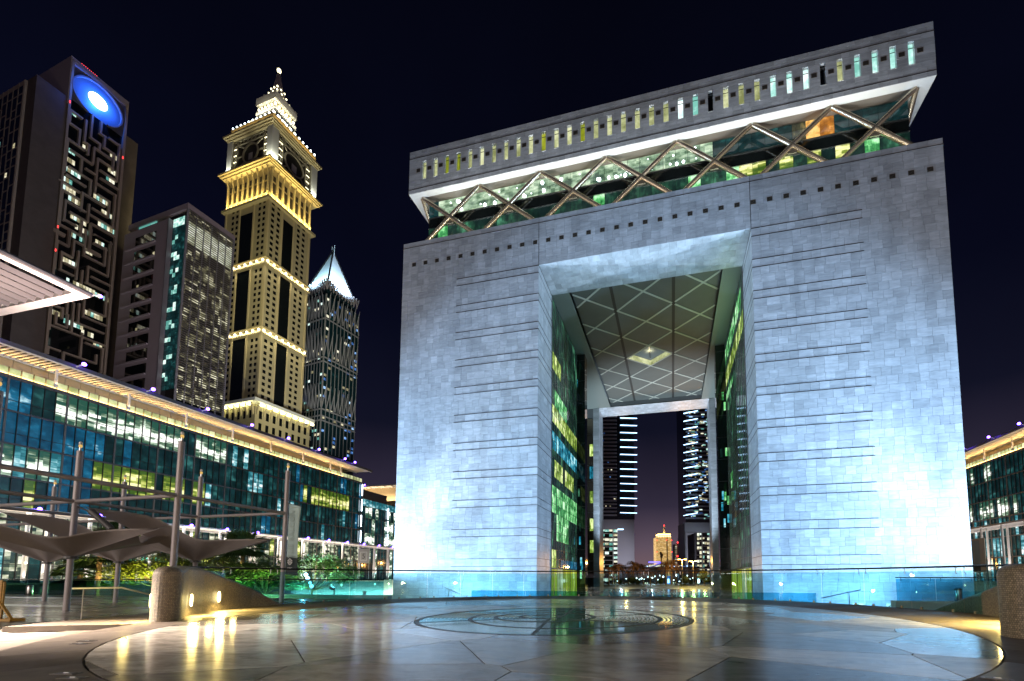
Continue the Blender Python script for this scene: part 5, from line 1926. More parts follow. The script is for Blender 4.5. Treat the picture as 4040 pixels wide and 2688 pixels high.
clock_front((cx1 - 1.6, cy0 + 4.2, 250.8), (0, 1, 0), cy1 - cy0 - 8.4, (1, 0, 0))
clock_front((cx1 - 4.2, cy0 + 1.6, 250.8), (-1, 0, 0), cx1 - cx0 - 8.4, (0, -1, 0))
for i, (e, z0, z1) in enumerate(((0.0, 273.4, 274.4), (0.8, 274.4, 275.4), (1.6, 275.4, 276.4))):
    LB('upper_cornice', 'tower_trim', ck, -38.9 - e, -0.5 + e, 0.5 - e, 31.7 + e, z0, z1)
# crown: stepped roofs with lamps
cxm, cym = -19.6, 16.1


def tier(name, m_, hw, hd, z0, z1):
    return LB(name, m_, ck, cxm - hw, cxm + hw, cym - hd, cym + hd, z0, z1)


tier('parapet', 'gold_panel', 17.6, 14.6, 276.4, 282.6)
mb = MB()
prof = [(16.8, 13.8, 282.6), (11.5, 9.4, 288.5), (7.4, 6.4, 297.0)]
v = []
for hw, hd, z in prof:
    v += [(cxm - hw, cym - hd, z), (cxm + hw, cym - hd, z), (cxm + hw, cym + hd, z), (cxm - hw, cym + hd, z)]
f = [(i * 4 + q, i * 4 + (q + 1) % 4, i * 4 + 4 + (q + 1) % 4, i * 4 + 4 + q) for i in range(2) for q in range(4)] + [(8, 9, 10, 11)]
MB().add(v, f).build('crown_roof', 'roof_dark', ck, local=True)
for k in range(11):
    t = k / 10 * 2 - 1
    for (x, y) in ((cxm + 17.0 * t, cym - 14.0), (cxm + 17.0, cym + 14.0 * t)):
        MB().ball((x, y, 283.6), 0.55, 5, 1.3).build('crown_lamp', 'bulb_cool', ck, local=True)
    if k % 2 == 0:
        for (x, y) in ((cxm + 9.8 * t, cym - 8.4), (cxm + 9.8, cym + 8.4 * t)):
            MB().ball((x, y, 292.0), 0.6, 5, 1.3).build('crown_lamp', 'bulb', ck, local=True)
tier('terrace', 'tower_white', 8.3, 7.2, 297.0, 299.4)
tier('lantern_stage', 'tower_trim', 6.6, 5.7, 299.4, 304.0)
for k in range(6):
    t = k / 5 * 2 - 1
    for (x, y) in ((cxm + 7.0 * t, cym - 6.2), (cxm + 7.1, cym + 6.1 * t)):
        MB().ball((x, y, 301.6), 0.62, 5, 1.5).build('crown_lamp', 'bulb', ck, local=True)
tier('terrace', 'tower_white', 8.4, 7.3, 304.0, 308.8)
mb = MB()
v = []
for hw, hd, z in ((6.4, 5.6, 308.8), (4.2, 3.6, 313.5), (2.2, 1.9, 321.0), (0.6, 0.5, 332.0)):
    v += [(cxm - hw, cym - hd, z), (cxm + hw, cym - hd, z), (cxm + hw, cym + hd, z), (cxm - hw, cym + hd, z)]
f = [(i * 4 + q, i * 4 + (q + 1) % 4, i * 4 + 4 + (q + 1) % 4, i * 4 + 4 + q) for i in range(3) for q in range(4)]
MB().add(v, f).build('spire', 'concrete_lilac', ck, local=True)
for (z, hw, hd) in ((309.4, 6.6, 5.7), (312.5, 4.9, 4.2), (316.0, 3.6, 3.1), (319.5, 2.7, 2.4)):
    for (x, y) in ((cxm + hw, cym - hd), (cxm - hw, cym - hd), (cxm + hw, cym + hd), (cxm + hw, cym), (cxm, cym - hd)):
        MB().ball((x, y, z), 0.5, 5).build('spire_lamp', 'bulb', ck, local=True)
MB().ball((cxm, cym, 334.2), 1.2, 6, 1.2).build('finial', 'bulb', ck, local=True)
MB().tube([(cxm, cym, 331), (cxm, cym, 337)], [0.5, 0.2], 6).build('finial_rod', 'tower_trim', ck, local=True)


def ck_w(x, y, z):
    return Matrix.Translation((-186.44, 132.2, 0)) @ Matrix.Rotation(T_ROT, 4, 'Z') @ Vector((x, y, z))


GOLD = (1.0, 0.73, 0.26)
WARM = (1.0, 0.85, 0.5)
ey, ex = ck_w(0, 1, 0) - ck_w(0, 0, 0), ck_w(1, 0, 0) - ck_w(0, 0, 0)
area('arcade_lamp', ck_w(-0.2, 15.6, 228.2), ck_w(-1.4, 15.6, 246), 28, 0.6, 9500, GOLD, 140, along=ey)
area('arcade_lamp', ck_w(-19.6, 0.2, 228.2), ck_w(-19.6, 1.4, 246), 35, 0.6, 11000, GOLD, 140, along=ex)
area('parapet_lamp', ck_w(-0.6, 16, 276.8), ck_w(-2.5, 16, 279), 30, 0.3, 5000, GOLD, 170, along=ey)
area('parapet_lamp', ck_w(-19.6, 0.4, 276.8), ck_w(-19.6, 2.5, 279), 34, 0.3, 5000, GOLD, 170, along=ex)
for (x, y, tx, ty) in ((0.9, 2.2, -1, 3), (-2.6, -0.9, -3, 1), (-37.0, -0.9, -36.6, 1), (0.9, 29.5, -1, 29)):
    spot('pier_lamp', ck_w(x, y, 250.9), ck_w(tx, ty, 262), 9000, (1.0, 0.98, 0.8), 80, 0.7, 0.4)
area('band_lamp', ck_w(2.6, 15.6, 102.0), ck_w(1.6, 15.6, 92), 32, 0.8, 11000, (0.95, 1.0, 0.4), 160, along=ey)
area('band_lamp', ck_w(-19, -2.6, 102.0), ck_w(-19, -1.6, 92), 38, 0.8, 12000, (0.95, 1.0, 0.4), 160, along=ex)
for z in (146.4, 188.8):
    area('band_lamp', ck_w(-0.6, 15.6, z), ck_w(-1.8, 15.6, z - 6), 26, 0.5, 5200, WARM, 170, along=ey)
    area('band_lamp', ck_w(-19.6, 0.6, z), ck_w(-19.6, 1.8, z - 6), 34, 0.5, 5200, WARM, 170, along=ex)
area('crown_wash', ck_w(-8.5, 16, 296.5), ck_w(-12.4, 16, 303), 14, 0.6, 1100, (1.0, 0.86, 0.62), 160, along=ey)
area('crown_wash', ck_w(-19.6, 6.8, 296.5), ck_w(-19.6, 10, 303), 16, 0.6, 1100, (1.0, 0.86, 0.62), 160, along=ex)
spot('city_fill', (-148, 75, 152), (-193, 135, 165), 105000, (1.0, 0.9, 0.5), 125, 0.9, 1.5)  # unseen spots added as fill to brighten the tower fronts
spot('city_fill', (-110, 112, 34), (-188, 145, 165), 290000, (1.0, 0.9, 0.5), 80, 0.9, 1.5)
spot('city_fill', (-60, 30, 34.6), (-165, 66, 120), 220000, (0.9, 0.82, 0.95), 70, 0.9, 2.0)
spot('city_fill', (-60, -20, 34.6), (-185, 60, 150), 110000, (1.0, 0.75, 0.48), 60, 0.9, 2.0)
spot('disc_lamp', (-184.6, 58.6, 200.5), (-187.9, 58.4, 200), 30000, (0.02, 0.14, 1.0), 170, 0.6, 1.2)

# --- tower with pyramid top and arching fins
py_ = tower('pyramid_tower', 'dark glass tower with tiers of arching pale fins and a bright lit pyramid top', (-193.51, 184.46, 0), math.radians(-9))
PW, PD = 26.5, 27.5
LB('shaft', 'teal_glass', py_, -PW, 0, 0, PD, 0.01, 203)
LB('neck', 'teal_glass', py_, -PW + 2.2, -2.2, 2.2, PD - 2.2, 203, 209)
wb = []
for k in range(36):
    z = 92 + 3.05 * k
    for q in range(9):
        r = rs.random()
        if r < 0.24:
            wb.append((0.0, 0.06, 0.8 + 3.0 * q, 2.6 + 3.0 * q, z, z + 1.7, rs.choice(('far_window', 'far_window', 'far_window_blue', 'dark_office') if q < 6 else ('far_window', 'far_window_blue', 'far_window_blue'))))
        if rs.random() < 0.13 or (k in (3, 4) and rs.random() < 0.8):
            wb.append((-2.6 - 2.95 * q, -0.8 - 2.95 * q, -0.06, 0.0, z, z + 1.7, rs.choice(('far_window', 'far_window_cool', 'dark_office'))))
tow_pieces('lit_window', 'far_window', py_, wb)
for z in (111.5, 114.8, 119.5, 153.5, 156.6, 184.8):
    LB('band', 'fin_grey', py_, -PW - 0.2, 0.3, -0.3, PD + 0.2, z, z + 0.9)
for q in range(10):
    LB('mullion', 'fin_grey', py_, 0.0, 0.25, 0.05 + 3.0 * q, 0.4 + 3.0 * q, 90, 203)
    LB('mullion', 'fin_grey', py_, -0.4 - 2.9 * q, -0.05 - 2.9 * q, -0.25, 0.0, 90, 203)


def lotus(z0, z1, out):
    n = 8
    for side in (0, 1):
        Wd = PD if side == 0 else PW
        w_ = Wd / n
        for k in range(n + 1):
            for sg in (-1, 1):
                if (k == 0 and sg < 0) or (k == n and sg > 0):
                    continue
                pts = []
                for t in range(7):
                    u_ = t / 6
                    s = (k + sg * 0.5 * (1 - (1 - u_) ** 1.9)) * w_
                    o_ = 0.35 + out * u_ ** 2.2
                    z = z0 + (z1 - z0) * u_
                    pts.append((o_, s, z) if side == 0 else (-s, -o_, z))
                MB().tube(pts, [0.34, 0.34, 0.32, 0.3, 0.28, 0.24, 0.14], 5).build('arch_fin', 'fin_grey', py_, local=True)


lotus(121, 137.5, 1.6)
lotus(158, 177.5, 1.6)
lotus(187, 204.5, 2.2)
# crown of short bright fins and the pyramid
for q in range(11):
    for side in (0, 1):
        s = 1.2 + 2.45 * q
        for sg in (-1, 1):
            a = (-1.0, s, 207.6) if side == 0 else (-s, 1.0, 207.6)
            b = (0.2, s + sg * 1.1, 214.6) if side == 0 else (-s - sg * 1.1, -0.2, 214.6)
            MB().tube([a, b], 0.38, 5).build('crown_fin', 'grey_slab', py_, local=True)
LB('crown_ring', 'pyramid_skin', py_, -PW + 1.0, -1.0, 1.0, PD - 1.0, 213.4, 214.0)
ap = (-PW / 2, PD / 2, 249)
bz = 212
bv = [(-2.0, 2.0, bz), (-2.0, PD - 2.0, bz), (-PW + 2.0, PD - 2.0, bz), (-PW + 2.0, 2.0, bz)]
for i in range(4):
    a, b = Vector(bv[i]), Vector(bv[(i + 1) % 4])
    mid = (a + b) / 2
    top_ = Vector(ap)
    a2 = a.lerp(b, 0.03)
    b2 = a.lerp(b, 0.97)
    MB().add([a2, b2, top_.lerp(b2, 0.03), top_.lerp(a2, 0.03), a2 + Vector((0, 0, -0.3)), b2 + Vector((0, 0, -0.3))], [(0, 1, 2, 3), (4, 5, 1, 0)]).build('pyramid_face', 'pyramid_skin', py_, local=True)
for i in range(4):
    MB().obox(bv[i], ap, 0.9, 0.9).build('pyramid_edge', 'frame_dark', py_, local=True)
for dx in (-1.2, 1.2):
    MB().tube([(ap[0] + dx, ap[1], 246), (ap[0] + dx, ap[1], 253)], 0.2, 5).build('antenna', 'pyramid_skin', py_, local=True)


def py_w(x, y, z):
    return Matrix.Translation((-193.51, 184.46, 0)) @ Matrix.Rotation(math.radians(-9), 4, 'Z') @ Vector((x, y, z))


spot('pyramid_lamp', py_w(9, 10, 212), py_w(-7, 14, 226), 120000, (0.6, 0.8, 1.0), 110, 0.8, 1.0)
spot('pyramid_lamp', py_w(-10, -9, 212), py_w(-13, 8, 226), 70000, (0.55, 0.85, 1.0), 110, 0.8, 1.0)
spot('city_fill', (-90, 80, 34), (-195, 190, 165), 330000, (0.75, 0.8, 1.0), 50, 0.9, 2.0)  # another added fill spot, for the fins and glass
# ------------------------------------------------------------------ steel shade frame with hanging fabric sails on the west terrace
rs = random.Random(23)
GXS = (2.6, 7.75, 12.85, 17.85, 22.95)
GYS = (-48.4, -44.1, -39.75)
fr_ = thing('shade_pergola', 'grey steel grid of round masts and tube beams over the left terrace', 'pergola', (13, -44, TZ))
BEAM_Z, TOP_Z = 7.08, 9.05
mast_xy = [(22.95, -44.1), (17.85, -44.1), (12.85, -44.1), (7.75, -44.1), (22.95, -39.75), (17.85, -39.75), (12.85, -39.75), (7.75, -39.75), (2.6, -39.75), (22.95, -48.4), (17.85, -48.4)]
hidden = {(22.95, -48.4), (17.85, -48.4), (12.85, -44.1), (7.75, -44.1)}
for (x, y) in mast_xy:
    r = 0.095
    m_ = MB().tube([(x, y, TZ), (x, y, TOP_Z - 0.02)], r, 14).build('mast', 'tube_grey', fr_, smooth=True)
    MB().tube([(x, y, TOP_Z), (x, y, TOP_Z + 0.12)], 0.035, 8).build('beacon_stem', 'steel', m_)
    MB().lathe([(0.04, 0.0), (0.055, 0.05), (0.05, 0.1)], (x, y, TOP_Z + 0.12), 10).build('beacon_base', 'beacon_amber', m_)
    MB().ball((x, y, TOP_Z + 0.29), 0.055, 6, 1.3).build('beacon_globe', 'white_paint', m_)
for y in GYS:
    xs_ = [x for (x, yy) in mast_xy if yy == y]
    MB().tube([(min(xs_) - (6 if y < -39 else 0), y, BEAM_Z), (max(xs_), y, BEAM_Z)], 0.07, 10).build('beam', 'tube_grey', fr_, smooth=True)
for x in GXS:
    MB().tube([(x, -54.0, BEAM_Z + 0.001), (x, -39.75, BEAM_Z + 0.001)], 0.07, 10).build('beam', 'tube_grey', fr_, smooth=True)
sp_ = MB().tube([(18.3, -43.9, 6.75), (18.95, -43.6, 6.05)], 0.11, 10).build('spotlight', 'beam_grey', fr_, smooth=True)
MB().tube([(17.85, -44.1, 6.9), (18.3, -43.9, 6.7)], 0.03, 6).build('spot_arm', 'beam_grey', sp_)


def sail(x, y, label, hx=4.35, hy=4.0, zy=6.9):
    o = thing('shade_sail', label, 'shade sail', (x, y, 4.95), group='fabric shade sails hanging from the steel frame')
    NA, NR = 64, 12
    v = [(x, y, 4.94)]
    for j in range(1, NR + 1):
        r = j / NR
        for k in range(NA):
            t = 2 * PI * k / NA
            c, s = math.cos(t), math.sin(t)
            p = 0.62
            rad = (abs(c / 1.0) ** p + abs(s / 1.0) ** p) ** (-1 / p)
            zc = 5.93 * c * c + (zy if s < 0 else min(zy, 6.3)) * s * s - 0.42 * math.sin(2 * t) ** 2
            z = 4.94 + (zc - 4.94) * r ** 0.97
            v.append((x + hx * rad * c * r, y + hy * rad * s * r, z))
    f = [(0, 1 + k, 1 + (k + 1) % NA) for k in range(NA)]
    for j in range(NR - 1):
        for k in range(NA):
            a, b = 1 + j * NA + k, 1 + j * NA + (k + 1) % NA
            f.append((a, a + NA, b + NA, b))
    fab = MB().add(v, f).build('fabric', 'fabric', o, smooth=True)
    sol = fab.modifiers.new('thickness', 'SOLIDIFY')
    sol.thickness = 0.012
    for (dx, dy, z) in ((hx, 0, 5.93), (-hx, 0, 5.93), (0, hy, min(zy, 6.3)), (0, -hy, zy)):
        e = (x + dx * 1.16, y + dy * 1.06, z + 0.12)
        MB().tube([(x + dx * 0.99, y + dy * 0.99, z), e], 0.014, 5).build('corner_cable', 'steel', o)
    for t in (0, 16, 32, 48):
        sm = [(v[1 + j * NA + t][0], v[1 + j * NA + t][1], v[1 + j * NA + t][2] + 0.006) for j in range(NR)]
        MB().tube(sm, 0.018, 5).build('seam', 'tube_grey', o)
    MB().lathe([(0.2, -0.06), (0.19, 0.04)], (x, y, 4.95), 12).build('mast_collar', 'beam_grey', o)
    return o


for x, y, lbl in ((17.85, -44.1, 'nearest fabric sail, low point on the front left mast'), (12.85, -39.75, 'rear fabric sail between the two back masts at left'),
                  (7.75, -39.75, 'fabric sail farthest left in the back row'), (17.85, -39.75, 'fabric sail behind the rounded wall, just left of the palm')):
    sail(x, y, lbl, zy=6.05 if y < -42 else 6.9)

bn = thing('banner', 'tall pale teal banner reading THE BALCONY with a dark foot, hung on a mast', 'banner', (23.2, -39.75, 4.3))
BX0, BX1, BZ0, BZ1 = 23.12, 23.78, 4.32, 7.52


def bpt(s, z):
    k = 0.10 * math.sin(s * 2.6 + z * 0.9) * s
    return (BX0 + (BX1 - BX0) * s, -39.75 - k, z - 0.16 * s * (1 if z > 6 else 0.4))


def cloth(z0, z1, m_, name):
    NX, NZ = 6, 18
    v = [bpt(i / NX, z0 + (z1 - z0) * j / NZ) for j in range(NZ + 1) for i in range(NX + 1)]
    f = [(j * (NX + 1) + i, j * (NX + 1) + i + 1, (j + 1) * (NX + 1) + i + 1, (j + 1) * (NX + 1) + i) for j in range(NZ) for i in range(NX)]
    o = MB().add(v, f).build(name, m_, bn, smooth=True)
    o.modifiers.new('thickness', 'SOLIDIFY').thickness = 0.006
    return o


cloth(5.1, BZ1, 'banner_pale', 'banner_cloth')
cloth(BZ0, 5.095, 'banner_dark', 'banner_foot')
text_mesh('lettering', 'THE BALCONY', 0.34, 'banner_print', bn, frame_matrix((0.22, -0.09, 1.93), (0, 0, 1), (-1, -0.06, 0)), 0.004, spacing=1.05)
mb = MB()
for a, b in (((0.13, 0.6), (0.25, 0.72)), ((0.25, 0.72), (0.39, 0.6)), ((0.39, 0.56), (0.27, 0.44)), ((0.25, 0.44), (0.13, 0.56)), ((0.2, 0.52), (0.2, 0.63)), ((0.26, 0.5), (0.26, 0.66)), ((0.32, 0.52), (0.32, 0.63))):
    mb.obox((23.2 + a[0] - 0.06, -39.84, 4.3 + a[1]), (23.2 + b[0] - 0.06, -39.84, 4.3 + b[1]), 0.03, 0.006, (0, 1, 0))
mb.build('logo', 'print_white', bn)
text_mesh('logo_letters', 'DIFC', 0.13, 'print_white', bn, frame_matrix((0.2, -0.08, 0.28), (1, -0.06, 0), (0, 0, 1)), 0.003)
for z in (BZ1 + 0.02, BZ0 + 0.02):
    MB().tube([(22.95, -39.75, z), (BX1, -39.78, z - 0.16 * (z > 6))], 0.016, 6).build('banner_arm', 'steel', bn)

# wooden easel cut by the left edge
ep = at(6, 2428, 12.2)
ep.z = TZ
es = thing('wooden_easel', 'orange wooden easel standing on the terrace, cut by the left edge of the picture', 'easel', ep, math.radians(10))


def eb(name, a, b, w=0.06, h=0.04):
    return MB().obox(a, b, w, h).build(name, 'wood', es, local=True)


MB().obox((-0.32, 0, 0.35), (-0.32, 0, 1.15), 0.5, 0.02, (0, 1, 0)).build('board', 'wood', es, local=True)
eb('upright', (-0.06, 0.03, 0.02), (-0.06, 0.03, 1.1))
eb('upright', (-0.58, 0.03, 0.02), (-0.58, 0.03, 1.1))
eb('brace', (-0.06, 0.0, 0.5), (0.46, -0.1, 0.07))
eb('brace', (-0.58, 0.0, 0.5), (-0.06, -0.12, 0.07))
eb('foot', (-0.12, -0.12, 0.04), (0.5, -0.12, 0.04), 0.09, 0.07)
eb('foot', (-0.2, 0.25, 0.04), (0.5, 0.12, 0.04), 0.09, 0.07)
eb('foot_tie', (0.46, -0.12, 0.04), (0.46, 0.12, 0.04), 0.09, 0.07)

# litter bins
bin0 = None
for p, sc_z, lbl in ((at(152, 2343, 30.4), 1.0, 'steel litter bin on the left terrace beside a dark mast'), (at(3599, 2362, 30.2), 1.15, 'dark litter bin behind the glass near the right edge of the gate'),
                     (at(1437, 2360, 84), 2.2, 'cylindrical steel litter bin against the white wall left of the gate')):
    if bin0 is None:
        bin0 = thing('litter_bin', lbl, 'bin', (p.x, -34.9, TZ), group='steel litter bins')
        MB().lathe([(0.16, 0.0), (0.17, 0.02), (0.17, 0.62), (0.15, 0.66)], (0, 0, 0), 16).build('bin_body', 'steel', bin0, local=True, smooth=True)
        MB().lathe([(0.178, 0.0), (0.178, 0.04)], (0, 0, 0.58), 16).build('bin_band', 'beam_grey', bin0, local=True)
        MB().lathe([(0.12, 0.0), (0.11, 0.012)], (0, 0, 0.662), 12).build('bin_mouth', 'vent_dark', bin0, local=True)
    else:
        c = copy_tree(bin0, (p.x, p.y, 2.78) if sc_z < 2 else (p.x, p.y, 0.006))
        c.scale = (sc_z * 0.9, sc_z * 0.9, sc_z)
        c['label'] = lbl
        if sc_z < 2:
            c.location = (at(3599, 2362, 30.2).x, -25.75, 2.78)

# floodlight fixtures of the gate
fl0 = None
FLBL = ('floodlight at the foot of the left edge of the gate', 'floodlight at the foot of the right edge of the gate', 'floodlight in the plaza, farther left before the gate', 'floodlight in the plaza, farther right before the gate',
        'floodlight in the plaza close to the left pier', 'floodlight in the plaza close to the right pier')
for (lo, ta, pw, an, sz, co), lbl in zip(FLOODS, FLBL):
    d = (Vector(ta) - Vector(lo)).normalized()
    o = thing('floodlight', lbl, 'floodlight', (lo[0], lo[1], 0.006), group='floodlights of the gate')
    L_ = Vector((0, 0, lo[2] - 0.006))
    MB().tube([(0, 0, 0), (0, 0, L_.z - 0.55)], 0.08, 8).build('post', 'beam_grey', o, local=True)
    MB().obox(L_ - d * 0.75, L_ - d * 0.4, 0.6, 0.5).build('housing', 'beam_grey', o, local=True)
    MB().obox(L_ - d * 0.399, L_ - d * 0.385, 0.52, 0.42).build('lens', 'light_white', o, local=True)

# ------------------------------------------------------------------ planting
def leaf_cloud(mb, c, rx, ry, rz, n, size, r_, flat=0.5):
    for _ in range(n):
        while True:
            p = Vector((r_.uniform(-1, 1), r_.uniform(-1, 1), r_.uniform(-1, 1)))
            if 0.15 < p.length < 1:
                break
        q = Vector((c[0] + p.x * rx, c[1] + p.y * ry, c[2] + p.z * rz))
        a = r_.uniform(0, 2 * PI)
        t = Vector((math.cos(a), math.sin(a), r_.uniform(-0.5, 0.5))).normalized()
        s = t.cross(Vector((r_.uniform(-flat, flat), r_.uniform(-flat, flat), 1))).normalized()
        L_, w_ = size * r_.uniform(0.7, 1.5), size * r_.uniform(0.25, 0.45)
        mb.add([q - t * L_, q + s * w_, q + t * L_, q - s * w_], [(0, 1, 2, 3)])


def feather_tree(label, base, h, spread, leafm, seed, clumps=15, per=340):
    r_ = random.Random(seed)
    o = thing('feathery_tree', label, 'tree', base, group='trees below the left colonnade')
    tr = MB()
    bz_ = Vector(base)
    fork = bz_ + Vector((0.1, 0.05, h * 0.38))
    tr.tube([bz_, bz_ + Vector((0.06, 0, h * 0.2)), fork], [0.16, 0.13, 0.1], 7)
    tips = []
    for k in range(clumps):
        a = 2 * PI * k / clumps + r_.uniform(-0.3, 0.3)
        d = spread * math.sqrt(r_.uniform(0.08, 1.0))
        tip = bz_ + Vector((d * math.cos(a), d * math.sin(a), h * r_.uniform(0.55, 0.95)))
        tips.append(tip)
        mid = fork.lerp(tip, 0.5) + Vector((0, 0, -0.25))
        tr.tube([fork, mid, tip], [0.07, 0.045, 0.02], 5)
    tr.build('trunk', 'bark', o)
    mb = MB()
    for t in tips:
        leaf_cloud(mb, t, spread * r_.uniform(0.32, 0.55), spread * r_.uniform(0.32, 0.55), h * r_.uniform(0.08, 0.16), int(per * 1.8), 0.15, r_)
    cr_ = mb.build('crown', leafm, o)
    return o


t1 = at(940, 2380, 44)
feather_tree('dark green feathery tree right of the rounded wall, under the two palms', (at(880, 2380, 42).x, at(880, 2380, 42).y, 0.5), 5.2, 3.6, 'leaf', 1, 18, 420)
feather_tree('dark green feathery tree standing before the banner mast', (at(1040, 2380, 44).x, at(1040, 2380, 44).y, 0.3), 5.4, 3.0, 'leaf', 2, 16, 400)
feather_tree('bright green feathery tree beside the starlike white lamps', (at(1225, 2380, 48).x, at(1225, 2380, 48).y, 0.3), 6.3, 4.0, 'leaf', 3, 20, 380)
feather_tree('yellow lit feathery tree behind the rounded mosaic wall', (at(660, 2380, 40).x, at(660, 2380, 40).y, 0.6), 6.6, 3.6, 'leaf_yellow_lit', 4, 20, 400)
feather_tree('small feathery tree between the left palm and the colonnade', (at(790, 2380, 47).x, at(790, 2380, 47).y, 0.5), 5.6, 3.0, 'leaf_yellow_lit', 5, 14, 340)
for (u, v, D, pw, co) in ((900, 2360, 39, 260, (0.8, 1.0, 0.25)), (1040, 2360, 41, 220, (0.75, 1.0, 0.3)), (1190, 2362, 45, 200, (0.8, 1.0, 0.5)), (650, 2355, 37.5, 900, (1.0, 0.9, 0.25)), (770, 2355, 44, 380, (1.0, 0.95, 0.3)), (1260, 2340, 46, 200, (0.8, 1.0, 0.6))):
    p = at(u, v, D)
    point('tree_lamp', (p.x, p.y, 2.3), pw * 4, co, 0.15)


def palm(name, label, base, h, fr_len, n_fr, m_, seed, group, fan=False, trunk_r=0.2, droop=1.0, boots=True):
    r_ = random.Random(seed)
    o = thing(name, label, 'palm tree', base, group=group)
    b_ = Vector(base)
    topz = Vector((r_.uniform(-0.2, 0.2), r_.uniform(-0.2, 0.2), h))
    pts = [b_ + topz * (k / 6) for k in range(7)]
    tr = MB().tube(pts, [trunk_r * (1.25 if k == 0 else 1.0 + 0.06 * (k % 2)) for k in range(7)], 9)
    tr.build('trunk', 'bark', o)
    mb = MB()
    c = b_ + topz
    for k in range(n_fr):
        a = 2 * PI * k * 0.381966 + r_.uniform(-0.2, 0.2)
        el = r_.uniform(-0.45, 1.25)
        L_ = fr_len * r_.uniform(0.8, 1.1)
        d = Vector((math.cos(a) * math.cos(el), math.sin(a) * math.cos(el), math.sin(el)))
        if fan:
            # fan palm: a stalk and a wide folded fan of narrow blades
            st = c + d * L_ * 0.45 + Vector((0, 0, -0.05 * L_))
            mb.obox(c, st, 0.035, 0.02)
            side = d.cross(Vector((0, 0, 1))).normalized()
            up = side.cross(d).normalized()
            for q in range(17):
                an = math.radians(-78 + 156 * q / 16)
                dd = (d * math.cos(an) + side * math.sin(an)).normalized()
                Lq = L_ * (0.62 - 0.12 * abs(an))
                e = st + dd * Lq + Vector((0, 0, -0.28 * Lq * droop)) + up * 0.02 * ((q % 2) * 2 - 1)
                m2 = st.lerp(e, 0.55) + Vector((0, 0, 0.07 * Lq))
                w_ = side * math.cos(an) * 0.085 - d * math.sin(an) * 0.085
                mb.add([st, m2 + w_, e, m2 - w_], [(0, 1, 2, 3)])
        else:
            prev = c
            side = d.cross(Vector((0, 0, 1))).normalized()
            seg = 9
            ptl = []
            for q in range(seg + 1):
                u_ = q / seg
                ptl.append(c + d * L_ * u_ + Vector((0, 0, -0.55 * L_ * droop * u_ ** 2.1)))
            for q in range(seg):
                p, p2 = ptl[q], ptl[q + 1]
                mb.add([p - side * 0.03, p2 - side * 0.03, p2 + side * 0.03, p + side * 0.03], [(0, 1, 2, 3)])
                wl = L_ * 0.2 * math.sin(PI * (q + 1.2) / (seg + 2.2))
                fwd = (p2 - p).normalized()
                for sg in (-1, 1):
                    for hh in (0.0, 0.5):
                        s0 = p.lerp(p2, hh)
                        s1 = p.lerp(p2, hh + 0.28)
                        e = s0 + side * sg * wl + fwd * wl * 0.7 + Vector((0, 0, -wl * 0.35))
                        mb.add([s0, s1, e], [(0, 1, 2)])
    mb.build('crown', m_, o)
    return o


pg = 'palms beside the left terrace'
for u, D, zb, h, fl, n, lbl, sd in ((384, 36, 2.0, 4.1, 2.5, 34, 'dark fan palm with a sunlit brown trunk behind the terrace glass, tallest at left', 1), (300, 38, 1.6, 2.9, 2.3, 30, 'low dark fan palm with fronds over the left terrace rail', 2), (455, 41, 1.8, 6.2, 2.4, 30, 'taller fan palm rising above the fabric sail at left', 3),
                                   (960, 42, 1.5, 5.6, 2.6, 40, 'fan palm with brown trunk rising between the sail tip and the banner', 4), (868, 46, 1.5, 5.2, 1.9, 30, 'small fan palm left of the taller one near the banner', 5)):
    p = at(u, 2300, D)
    palm('fan_palm', lbl, (p.x, p.y, zb), h, fl, n, 'frond', sd, pg, fan=True, trunk_r=0.17)
    if u in (384, 960):
        q = at(u + 10, 2300, D - 2.4)
        spot('palm_lamp', (q.x, q.y, zb + 0.3), (p.x, p.y, zb + 4.5), 2500, (1.0, 0.72, 0.3), 70, 0.8, 0.15)
pl = thing('planter', 'raised planting bed with shrubs between the left terrace and the colonnade', 'planter', (-2, -20, 0))
B('bed_wall', 'white_stone', pl, -18, 22, -30.5, -30.2, 0.006, 2.3)
B('bed_soil', 'ground', pl, -18, 22, -30.2, -24.0, 0.006, 1.6)
mb = MB()
r_ = random.Random(5)
for k in range(60):
    leaf_cloud(mb, (r_.uniform(-16, 21), r_.uniform(-29.8, -24.6), 1.9), 0.9, 0.9, 0.5, 60, 0.12, r_)
tag(mb.build('shrubs', 'leaf', pl), kind='stuff')

# star bright bulbs on a pole in the bright green tree
sl = thing('lamp_pole', 'pole with four very bright white bulbs in a slanting row, left of the gate', 'lamp', (at(1222, 2360, 46).x, at(1222, 2360, 46).y, 0.006))
pts = [at(u, v, 46) for u, v in ((1207, 2268), (1214, 2282), (1223, 2300), (1229, 2313))]
MB().tube([(sl.location.x, sl.location.y, 0.006), (sl.location.x, sl.location.y, 2.6), pts[-1]], 0.05, 6).build('post', 'beam_grey', sl)
MB().tube(pts, 0.03, 6).build('arm', 'beam_grey', sl)
for p, r in zip(pts, (0.2, 0.2, 0.15, 0.2)):
    MB().ball(p, r, 6).build('bulb', 'disc_light', sl)
point('pole_lamp', pts[0] + Vector((0.1, -0.4, 0)), 240, (0.8, 0.95, 1.0), 0.2)
# ------------------------------------------------------------------ seen through the passage: street, palms and far towers
rs = random.Random(31)


